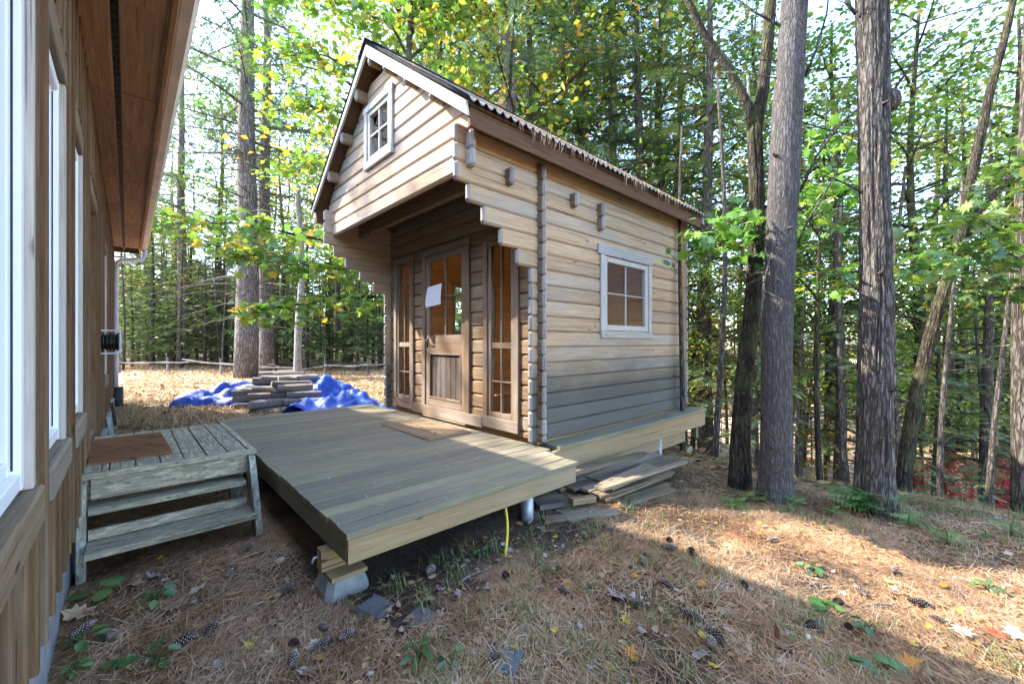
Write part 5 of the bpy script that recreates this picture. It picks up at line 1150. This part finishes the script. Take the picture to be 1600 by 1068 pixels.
V, T_ = blades(x, y, r.uniform(.03, .11, n_), r.uniform(.4, 1.6, n_), r.uniform(.004, .010, n_)); o = link('lawn_grass', fastmesh('lawn_grass', V, T_, L['dry'], np.repeat(np.clip(r.normal(.5, .25, n_), 0, 1), 3))); tag(o, 'dry yellow lawn between the house and the woods', kind='stuff')
# leaf litter too small to single out
L['litter'] = leafmat('leaf_litter', [(0, (.07,.04,.022)), (.3, (.20,.11,.05)), (.6, (.40,.25,.13)), (.85, (.50,.27,.07)), (1, (.46,.42,.40))], .15, .06, 0)
x, y, f = sample(6000, 8, .9); n_ = len(x); D = r.normal(0, 1, (n_, 3)); D[:, 2] *= .15
V, T_ = strew(*LEAF6, np.stack([x, y, gz(x, y)+.012], -1), unit(D), unit(gnormal(x, y)+r.normal(0, .3, (n_, 3))), r.uniform(.015, .052, n_)*np.where(r.random(n_) < .12, 1.4, 1))
n2 = 12000; f = 6.5+18*r.random(n2); px = r.uniform(150, 640, n2); x2 = FWD[0]*f+RGT[0]*(px-800)*f/FPX; y2 = FWD[1]*f+RGT[1]*(px-800)*f/FPX; k = (y2 > 6.6) & (x2 > HX+.1); x2, y2 = x2[k], y2[k]; n2 = len(x2); D = r.normal(0, 1, (n2, 3)); D[:, 2] *= .15
V2, T2 = strew(*LEAF6, np.stack([x2, y2, gz(x2, y2)+.015], -1), unit(D), unit(gnormal(x2, y2)+r.normal(0, .3, (n2, 3))), r.uniform(.06, .14, n2))
n3 = 9000; f = 4.6+13*r.random(n3); px = r.uniform(1060, 1640, n3); x3 = FWD[0]*f+RGT[0]*(px-800)*f/FPX; y3 = FWD[1]*f+RGT[1]*(px-800)*f/FPX; k = edge_s(x3, y3) > .3; x3, y3 = x3[k], y3[k]; n3 = len(x3); D = r.normal(0, 1, (n3, 3)); D[:, 2] *= .2
V3, T3_ = strew(*LEAF6, np.stack([x3, y3, gz(x3, y3)+.02], -1), unit(D), unit(gnormal(x3, y3)+r.normal(0, .4, (n3, 3))), r.uniform(.07, .15, n3))
V2 = np.concatenate([V2, V3]); T2 = np.concatenate([T2, T3_+n2*len(LEAF6[0])]); n2 += n3
tt = np.concatenate([np.repeat(np.clip(r.normal(.5, .28, n_), 0, 1), 4), np.repeat(np.clip(r.normal(.38, .22, n2), 0, 1), 4)])
o = link('leaf_litter', fastmesh('leaf_litter', np.concatenate([V, V2]), np.concatenate([T_, T2+len(V)]), L['litter'], tt)); tag(o, 'small fallen leaves scattered over the ground', kind='stuff')
# needles lying on the cabin roof and hanging over its eave
n_ = 12000; d_ = 1.73*r.random(n_)**.75; xx = r.uniform(X0+.1, X1, n_); bare = np.array([mnoise.noise(Vector((a*1.3, b_*1.6, 3.))) for a, b_ in zip(xx, d_)]); k = (bare > .02-.25*np.clip((xx-3.2)/2, 0, 1)) & ((xx > X0+.55+.3*bare) | (d_ < .9)); xx, d_ = xx[k], d_[k]; n_ = len(xx)
P = np.stack([xx, RY-d_, RZ-d_*SL+.070+.006*r.random(n_)], -1); da_ = r.normal(.3, .9, n_); D = np.stack([np.sin(da_), -np.cos(da_)*.8, -np.cos(da_)*.8*SL+r.normal(0, .05, n_)], -1)
over = d_ > 1.8; P[over, 2] -= .01; D[over] = np.stack([r.normal(0, .3, over.sum()), -np.full(over.sum(), .3), -np.ones(over.sum())], -1)
nh = 150; xh = r.choice([2.62, 2.75, 2.95, 3.3, 4.2, 4.4, 4.95, 5.2, 5.6], nh)+r.normal(0, .11, nh); P = np.concatenate([P, np.stack([xh, RY-1.845-.01*r.random(nh), RZ-1.845*SL+.05-.045*r.random(nh)], -1)]); D = np.concatenate([D, np.stack([r.normal(0, .3, nh), -.25*r.random(nh), -np.ones(nh)], -1)])
n_ = len(P); V, T_ = strew(*NEED, P, unit(D), unit(np.array([0, -.6, .8])+r.normal(0, .4, (n_, 3))), r.uniform(.07, .15, n_))
o = link('roof_needles', fastmesh('roof_needles', V, T_, L['needle'], np.repeat(np.clip(r.normal(.55, .2, n_), 0, 1), 4))); tag(o, 'brown pine needles lying on the cabin roof and over its eave', kind='stuff')
# bits blown onto the deck
n_ = 900; xd = r.uniform(DX0+.05, 2.7, n_); yd_ = r.uniform(DY0+.05, DY1-.1, n_); D = r.normal(0, 1, (n_, 3)); D[:, 2] = 0
V, T_ = strew(*NEED, np.stack([xd, yd_, np.full(n_, .004)], -1), unit(D), np.tile([0, 0, 1.], (n_, 1)), r.uniform(.03, .10, n_))
o = link('deck_needles', fastmesh('deck_needles', V, T_, L['needle'], np.repeat(np.clip(r.normal(.35, .25, n_), 0, 1), 4))); tag(o, 'a few stray pine needles lying on the deck boards', kind='stuff')
# single fallen leaves
LC = {'grey': (.33,.30,.27), 'lilac grey': (.36,.30,.28), 'tan': (.42,.29,.17), 'orange': (.55,.23,.04), 'yellow': (.58,.42,.05), 'pinkish': (.50,.27,.20), 'rust red': (.36,.09,.03), 'pale': (.60,.50,.38), 'brown': (.20,.11,.06), 'green': (.10,.26,.12)}
LM = {}
for nm_, c_ in LC.items():
    m, nt, p = newmat(nm_.replace(' ', '_')+'_leaf', .75, .3); co = nw(nt, 'ShaderNodeTexCoord').outputs['Object']; nz_ = noise(nt, co, 38, 5, .7)
    nt.links.new(ramp(nt, nz_, [(.35, tuple(.55*q for q in c_)), (.6, c_)]), p.inputs['Base Color']); LM[nm_] = m
def leaf_mesh(kind, seed):
    q = random.Random(seed); tv, tf = (MAPLE if kind == 'maple' else LEAF6); v = tv.copy(); v[:, 0] -= .4
    cu = q.uniform(.25, .9); v[:, 2] = cu*(v[:, 0]**2+v[:, 1]**2)*.6+q.uniform(-.3, .3)*v[:, 0]*v[:, 1]+.1*np.sin(v[:, 1]*7+seed); return v, tf
LMESH = {}
def fallen(px, py, colr, size, label, kind='maple', group='fallen leaves among the pine needles', xy=None, z=None):
    x_, y_ = xy if xy else ground_hit(px, py); sd = len(LMESH)%5; key = (kind, colr, sd)
    if key not in LMESH: v, tf = leaf_mesh(kind, sd); LMESH[key] = fastmesh('fallen_leaf', v, tf, LM[colr])
    o = link('fallen_leaf', LMESH[key]); o.location = (x_, y_, (float(gz(x_, y_)) if z is None else z)+.014); o.scale = (size*.68,)*3; o.rotation_euler = (random.uniform(-.3, .3), random.uniform(-.3, .3), random.uniform(0, 6.28)); tag(o, label, 'leaf', group); return o
for px, py, c_, s, lab in ((964,937,'grey',.15,'large grey curled leaf lying in the open needles below the cabin'),(1138,988,'pinkish',.12,'pinkish fallen leaf beside a dark pine cone in the foreground'),(985,1027,'orange',.11,'orange maple leaf near the front edge of the ground'),
   (1096,1027,'grey',.10,'pale grey lobed leaf next to an upright cone in the foreground'),(1504,991,'pale',.13,'pale peach leaf at the right end of the needle ground'),(1555,995,'rust red',.11,'rust red leaf at the right end of the needle ground'),(1423,1042,'orange',.13,'large orange leaf in the lower right corner'),
   (979,973,'yellow',.08,'small yellow leaf near the large grey curled leaf'),(1096,916,'orange',.08,'small orange leaf by the sunlit strip'),(243,902,'lilac grey',.15,'lilac grey rolled leaf in front of the wooden steps'),(120,964,'tan',.20,'large tan lobed leaf by the house foundation'),
   (212,915,'tan',.13,'narrow tan leaf in front of the wooden steps'),(310,925,'pale',.11,'pale pointed leaf in front of the wooden steps'),(272,955,'pinkish',.14,'pinkish lobed leaf left of the path slabs'),(395,975,'pinkish',.11,'star shaped pinkish leaf left of the path slabs'),(423,1030,'tan',.12,'tan leaf near the lower edge, left of the path slabs'),
   (438,880,'pale',.09,'small pale leaf beside the concrete pier block'),(548,938,'brown',.10,'curled brown leaf at the foot of the concrete block'),(1100,1000,'yellow',.08,'yellow leaf under the pinkish leaf'),(1590,998,'pale',.15,'pale bark like leaf at the right edge'),(905,862,'orange',.07,'orange leaf on the needles right of the hose'),
   (690,925,'lilac grey',.07,'lilac leaf in the dark soil right of the block'),(716,930,'lilac grey',.07,'second lilac leaf in the dark soil, nearer to the hose'),(760,922,'lilac grey',.06,'lilac leaf in the dark soil below the hose'),(1128,965,'green',.10,'green leaf lying on the needles below the sunlit strip'),(600,985,'tan',.10,'tan leaf on the slabs in front of the pier block'),
   (1186,820,'yellow',.06,'yellow leaf in the shade left of the pine trunk'),(1400,925,'grey',.08,'grey leaf at the lower border of the sunlit strip'),(1228,1020,'brown',.12,'brown curled leaf in the lower right foreground')):
    fallen(px, py, c_, s, lab)
for i in range(90):
    c_ = random.choice(['tan', 'tan', 'orange', 'pale', 'pinkish', 'brown', 'yellow', 'grey', 'lilac grey']); px, py = random.uniform(90, 1590), 800+265*random.random()**.8
    x_, y_ = ground_hit(px, py)
    if not free(np.array([x_]), np.array([y_]))[0] or x_ < HX+.1: continue
    fallen(px, py, c_, random.uniform(.05, .095), {'tan':'small tan fallen leaf among the pine needles','orange':'small orange fallen leaf among the pine needles','pale':'small pale fallen leaf among the pine needles','pinkish':'small pinkish fallen leaf among the pine needles','brown':'small brown fallen leaf among the pine needles','yellow':'small yellow fallen leaf among the pine needles','grey':'small grey fallen leaf among the pine needles','lilac grey':'small lilac grey fallen leaf among the pine needles'}[c_], random.choice(['maple', 'oval']), xy=(x_, y_))
fallen(0, 0, 'orange', .05, 'small orange leaf lying alone on the deck boards', xy=tuple((np.array([0,0,1.])+ray(535,740)*(1/206))[:2]), z=.002)
# pine cones
def cone_mesh(seed):
    q = random.Random(seed); b = MB(); n = 15
    b.tube([(-.5, 0, 0), (-.2, 0, 0), (.2, 0, 0), (.5, 0, 0)], [.05, .11, .10, .03], 6)
    for i in range(n):
        u = i/(n-1); x = -.48+.95*u; rr = .22*math.sin(PI*min(.93, u*.85+.12)); m_ = 8
        for j in range(m_):
            a = 2*PI*(j+.5*(i%2))/m_+q.uniform(-.1, .1); c, s = math.cos(a), math.sin(a); t = np.array([0, -s, c]); o_ = np.array([0, c, s]); A = np.array([x, 0, 0]); tip = A+o_*rr+np.array([.07, 0, 0])
            k = len(b.v); b.v += [tuple(A+o_*.05-t*.03), tuple(A+o_*.05+t*.03), tuple(tip+t*.055), tuple(tip-t*.055), tuple(tip+np.array([.035, 0, 0])+o_*.01)]
            b.f += [(k, k+1, k+2, k+3), (k+3, k+2, k+4)]; b.m += [0, 1]
    return b
M['cone'] = plain('cone_scale', (.085,.055,.04), .85, .2, var=.4, scale=20); M['tip'] = plain('cone_scale_tip', (.40,.33,.30), .8, .2, var=.3, scale=30)
CM = [cone_mesh(i).mesh('pine_cone', [M['cone'], M['tip']]) for i in range(3)]
for i, (px, py, s, lab) in enumerate(((385,862,.13,'pale scaled pine cone between the steps and the concrete block'),(448,925,.12,'pale pine cone standing left of the concrete block'),(540,1000,.12,'pine cone lying across the path slabs'),(128,992,.13,'long pine cone behind the lower left weeds'),(290,1008,.14,'curved pine cone in the left foreground'),
   (330,992,.12,'dark pine cone touching the curved cone in the left foreground'),(357,903,.10,'small pine cone in the needles before the steps'),(172,1000,.12,'pine cone half under green leaves in the left foreground'),(997,950,.11,'lilac pine cone right of the large grey curled leaf'),(1080,968,.13,'dark upright pine cone in the foreground'),
   (1118,1000,.13,'dark pine cone behind the pinkish leaf'),(1110,1012,.12,'dark pine cone touching the pinkish leaf'),(1045,860,.13,'pine cone at the left tip of the sunlit strip'),(1080,868,.14,'second pine cone at the left tip of the sunlit strip'),(1440,950,.14,'long pine cone under the sunlit strip'),(1310,948,.12,'pine cone among green weeds under the sunlit strip'),
   (1345,930,.10,'pine cone inside the sunlit strip'),(790,905,.11,'pine cone in the needles below the hose end'),(1205,848,.10,'dark cone right of the shaded grass tuft'),(1360,848,.09,'cone in the shade in front of the furrowed trunk'),(1270,985,.12,'cone in the lower right needles'),(880,930,.09,'little cone left of the large grey curled leaf'))):
    x_, y_ = ground_hit(px, py); o = link('pine_cone', CM[i%3]); o.location = (x_, y_, float(gz(x_, y_))+.028); o.scale = (s*.85,)*3; o.rotation_euler = (random.uniform(0, 6), random.uniform(-.25, .25), random.uniform(0, 6)); tag(o, lab, 'pine cone', 'fallen pine cones')
for i in range(18):
    px, py = random.uniform(440, 1590), random.uniform(800, 1062); x_, y_ = ground_hit(px, py)
    if not free(np.array([x_]), np.array([y_]))[0]: continue
    o = link('pine_cone', CM[i%3]); o.location = (x_, y_, float(gz(x_, y_))+.024); s = random.uniform(.07, .12); o.scale = (s,)*3; o.rotation_euler = (random.uniform(0, 6), random.uniform(-.3, .3), random.uniform(0, 6)); tag(o, 'small dark pine cone lying in the needles', 'pine cone', 'fallen pine cones')
# twigs and sticks
for i, (p0, p1, rr, lab) in enumerate((((1345,952),(1440,944),.006,'thin dead stick lying across the sunlit strip'),((715,915),(765,885),.007,'short grey stick in the dark soil below the hose'),((1120,925),(1165,905),.005,'thin twig at the edge of the sunlit strip'),((1490,905),(1560,925),.006,'twig in the shade at the right'),((880,800),(1000,812),.006,'thin twig in front of the scrap board pile'))):
    a, c_ = ground_hit(*p0), ground_hit(*p1); pts = [(a[0]+(c_[0]-a[0])*t+.01*math.sin(t*7+i), a[1]+(c_[1]-a[1])*t, float(gz(a[0]+(c_[0]-a[0])*t, a[1]+(c_[1]-a[1])*t))+.012+.012*math.sin(t*5)) for t in np.linspace(0, 1, 8)]
    o = MB().tube(pts, np.linspace(rr, rr*.5, 8), 6).build('stick', L['dead'], None, True); local(o); tag(o, lab, 'stick', 'sticks on the ground')
# weeds
def round_t():
    n = 12; vs = [(.08, 0, 0)]+[(.5+.55*math.cos(2*PI*i/n+PI), .52*math.sin(2*PI*i/n+PI)*(1+.06*(-1)**i), .05*math.cos(i)-.02) for i in range(n+1)]; return tri(vs, [(0, i+1, i+2) for i in range(n)])
ROUND = round_t(); L['weed'] = leafmat('weed_leaves', [(0, (.04,.12,.025)), (.6, (.09,.22,.045)), (1, (.20,.30,.06))], .4, .08, 0)
def weed(px, py, lab, n, h, s, tpl=LEAF6, seed=0):
    q = np.random.default_rng(seed); x_, y_ = ground_hit(px, py); o = empty('weed', (x_, y_, float(gz(x_, y_))), lab, 'weed', 'green weeds in the needles'); st_ = MB(); P = []; D = []
    for i in range(n):
        a = i*2.4+q.uniform(-.4, .4); l_ = h*q.uniform(.35, 1.0); rad = s*q.uniform(.2, .9)*(.6+.4*i/n); p1 = np.array([math.cos(a)*rad, math.sin(a)*rad, l_])
        st_.tube([(0, 0, -.01), p1*np.array([.4, .4, .6]), p1], [.003, .0025, .0015], 4, cap=False); P.append(p1); D.append([math.cos(a), math.sin(a), -.15])
    st_.build('stem', L['weed'], None); so_ = SC.objects[-1] if False else None
    stem_o = [b_ for b_ in SC.objects if b_.name.startswith('stem') and b_.parent is None][-1]; stem_o.parent = o
    V, T_ = strew(*tpl, np.array(P), unit(np.array(D, float)), unit(np.array([0, 0, 1.])+q.normal(0, .3, (n, 3))), s*q.uniform(.7, 1.2, n))
    link('leaves', fastmesh('weed_leaves', V, T_, L['weed'], np.repeat(np.clip(q.normal(.45, .2, n), 0, 1), len(tpl[1]))), o, (0, 0, 0))
weed(150, 938, 'weed with three round scalloped leaves by the foot of the steps', 4, .10, .085, ROUND, 1)
weed(242, 945, 'bushy weed with pointed bright leaves in front of the steps', 9, .10, .075, LEAF6, 2)
weed(130, 1012, 'dark green broad weed next to the house foundation', 8, .10, .075, LEAF6, 3)
weed(243, 1040, 'weed with a star of pointed leaves in the left foreground', 7, .09, .07, LEAF6, 4)
weed(115, 1055, 'low weed in the bottom left corner', 9, .06, .05, LEAF6, 5)
weed(655, 1035, 'leafy weed at the lower edge right of the slabs', 10, .10, .055, LEAF6, 6)
weed(705, 1045, 'single leaved weed at the lower edge right of the slabs', 5, .07, .05, LEAF6, 7)
weed(1270, 895, 'green weed at the lower border of the sunlit strip', 8, .06, .06, LEAF6, 8)
weed(1290, 955, 'weed with round leaves under the sunlit strip', 8, .06, .055, ROUND, 9)
weed(1355, 990, 'green weed in the shaded lower right ground', 7, .07, .06, LEAF6, 10)
weed(1545, 925, 'feathery weed near the right edge', 10, .08, .06, LEAF6, 11)
weed(1370, 1050, 'blue green weed near the lower right corner', 7, .05, .07, ROUND, 12)
weed(765, 862, 'tiny bright weed in the soil beside the hose end', 10, .05, .03, LEAF6, 13)
weed(700, 893, 'tiny moss like weed in the soil under the deck edge', 12, .05, .028, LEAF6, 14)
weed(745, 872, 'tiny weed between the hose end and the deck edge', 10, .05, .028, LEAF6, 15)
weed(185, 1045, 'low clover like weed between the left foreground cones', 10, .05, .035, ROUND, 16)
def fern(px, py, lab, n, l_, seed):
    q = np.random.default_rng(seed); x_, y_ = ground_hit(px, py); o = empty('seedling', (x_, y_, float(gz(x_, y_))), lab, 'seedling', 'green seedlings along the bank'); P = []; D = []
    b = MB(); b.tube([(0, 0, -.02), (0, 0, l_*.7)], [.005, .003], 5); k_ = b.mesh('stem', L['weed']); link('stem', k_, o, (0, 0, 0))
    for i in range(n): a = i*2.4; P.append((0, 0, l_*(.15+.55*i/n))); D.append((math.cos(a), math.sin(a), q.uniform(-.1, .35)))
    V, T_ = strew(*SPRAY, np.array(P), unit(np.array(D)), unit(np.array([0, 0, 1.])+q.normal(0, .25, (n, 3))), l_*q.uniform(.6, 1.1, n)); link('needles', fastmesh('seedling_needles', V, T_, L['hem2'], np.repeat(np.clip(q.normal(.5, .2, n), 0, 1), len(SPRAY[1]))), o, (0, 0, 0))
L['hem2'] = leafmat('seedling_needles', [(0, (.06,.14,.04)), (.6, (.13,.25,.07)), (1, (.25,.33,.1))], .4, .06, 0)
fern(1345, 802, 'bright hemlock seedling in front of the furrowed trunk', 22, .28, 1); fern(1390, 800, 'second bright hemlock seedling at the foot of the furrowed trunk', 16, .22, 2); fern(1195, 782, 'small seedling at the foot of the straight grey pine', 9, .12, 3); fern(1240, 792, 'small seedling right of the straight grey pine', 9, .12, 4)
for i, (px, py) in enumerate(((1150,795),(1230,800),(1165,785),(1300,805),(1480,850),(1540,842),(1580,838),(1420,822))): fern(px, py, 'tiny green seedling '+('left of the straight pine','right of the straight pine, near its foot','in front of the forked maple','between the straight pine and the furrowed trunk','on the bank below the leaning trunk','on the bank near the right edge','at the far right end of the bank','right of the furrowed trunk')[i], 8, random.uniform(.08, .15), 20+i)
# ------------------------------------------------------------------ say where each tree of a group stands
ZONES = [(215, 'behind the downspout'), (300, 'beside the slender pine'), (350, 'left of the thick grey pine'), (430, 'behind the thick grey pine'), (500, 'behind the dead stub'), (600, 'left of the cabin corner'), (690, 'behind the gable'), (780, 'behind the roof ridge'), (900, 'over the middle of the roof'), (1000, 'over the right part of the roof'),
         (1085, 'over the rear roof end'), (1150, 'just right of the cabin'), (1205, 'behind the forked maple'), (1260, 'behind the straight grey pine'), (1335, 'between the pine and the furrowed trunk'), (1400, 'behind the furrowed trunk'), (1470, 'behind the leaning trunk'), (1545, 'right of the leaning trunk'), (9999, 'at the right edge')]
ORD = ['nearest', 'second nearest', 'third nearest', 'fourth nearest', 'fifth nearest', 'sixth nearest', 'seventh nearest', 'eighth nearest', 'ninth nearest', 'tenth nearest', 'eleventh nearest', 'twelfth nearest']
SHORT = {'fir_tree': 'young dark conifer', 'hemlock_tree': 'tall dark hemlock', 'maple_tree': 'leafy light green maple', 'young_tree': 'thin bare stem', 'birch_tree': 'golden autumn sapling', 'shrub': 'scarlet leaved shrub'}
byz = {}
for o in list(SC.objects):
    nm_ = o.name.split('.')[0]
    if o.parent is None and o.get('group') and nm_ in SHORT and 'house' not in o['group']:
        x, y = o.location.x, o.location.y; f = x*FWD[0]+y*FWD[1]; px = 800+FPX*(x*RGT[0]+y*RGT[1])/f
        z_ = next(t for lim_, t in ZONES if px < lim_); byz.setdefault((nm_, z_), []).append((f, o.name, o))
for (nm_, z_), lst in byz.items():
    lst.sort(key=lambda q: q[:2])
    for i, (f, _, o) in enumerate(lst): o['label'] = f'{SHORT[nm_]} {z_}'+(f', {ORD[min(i, 11)]} there' if len(lst) > 1 else '')
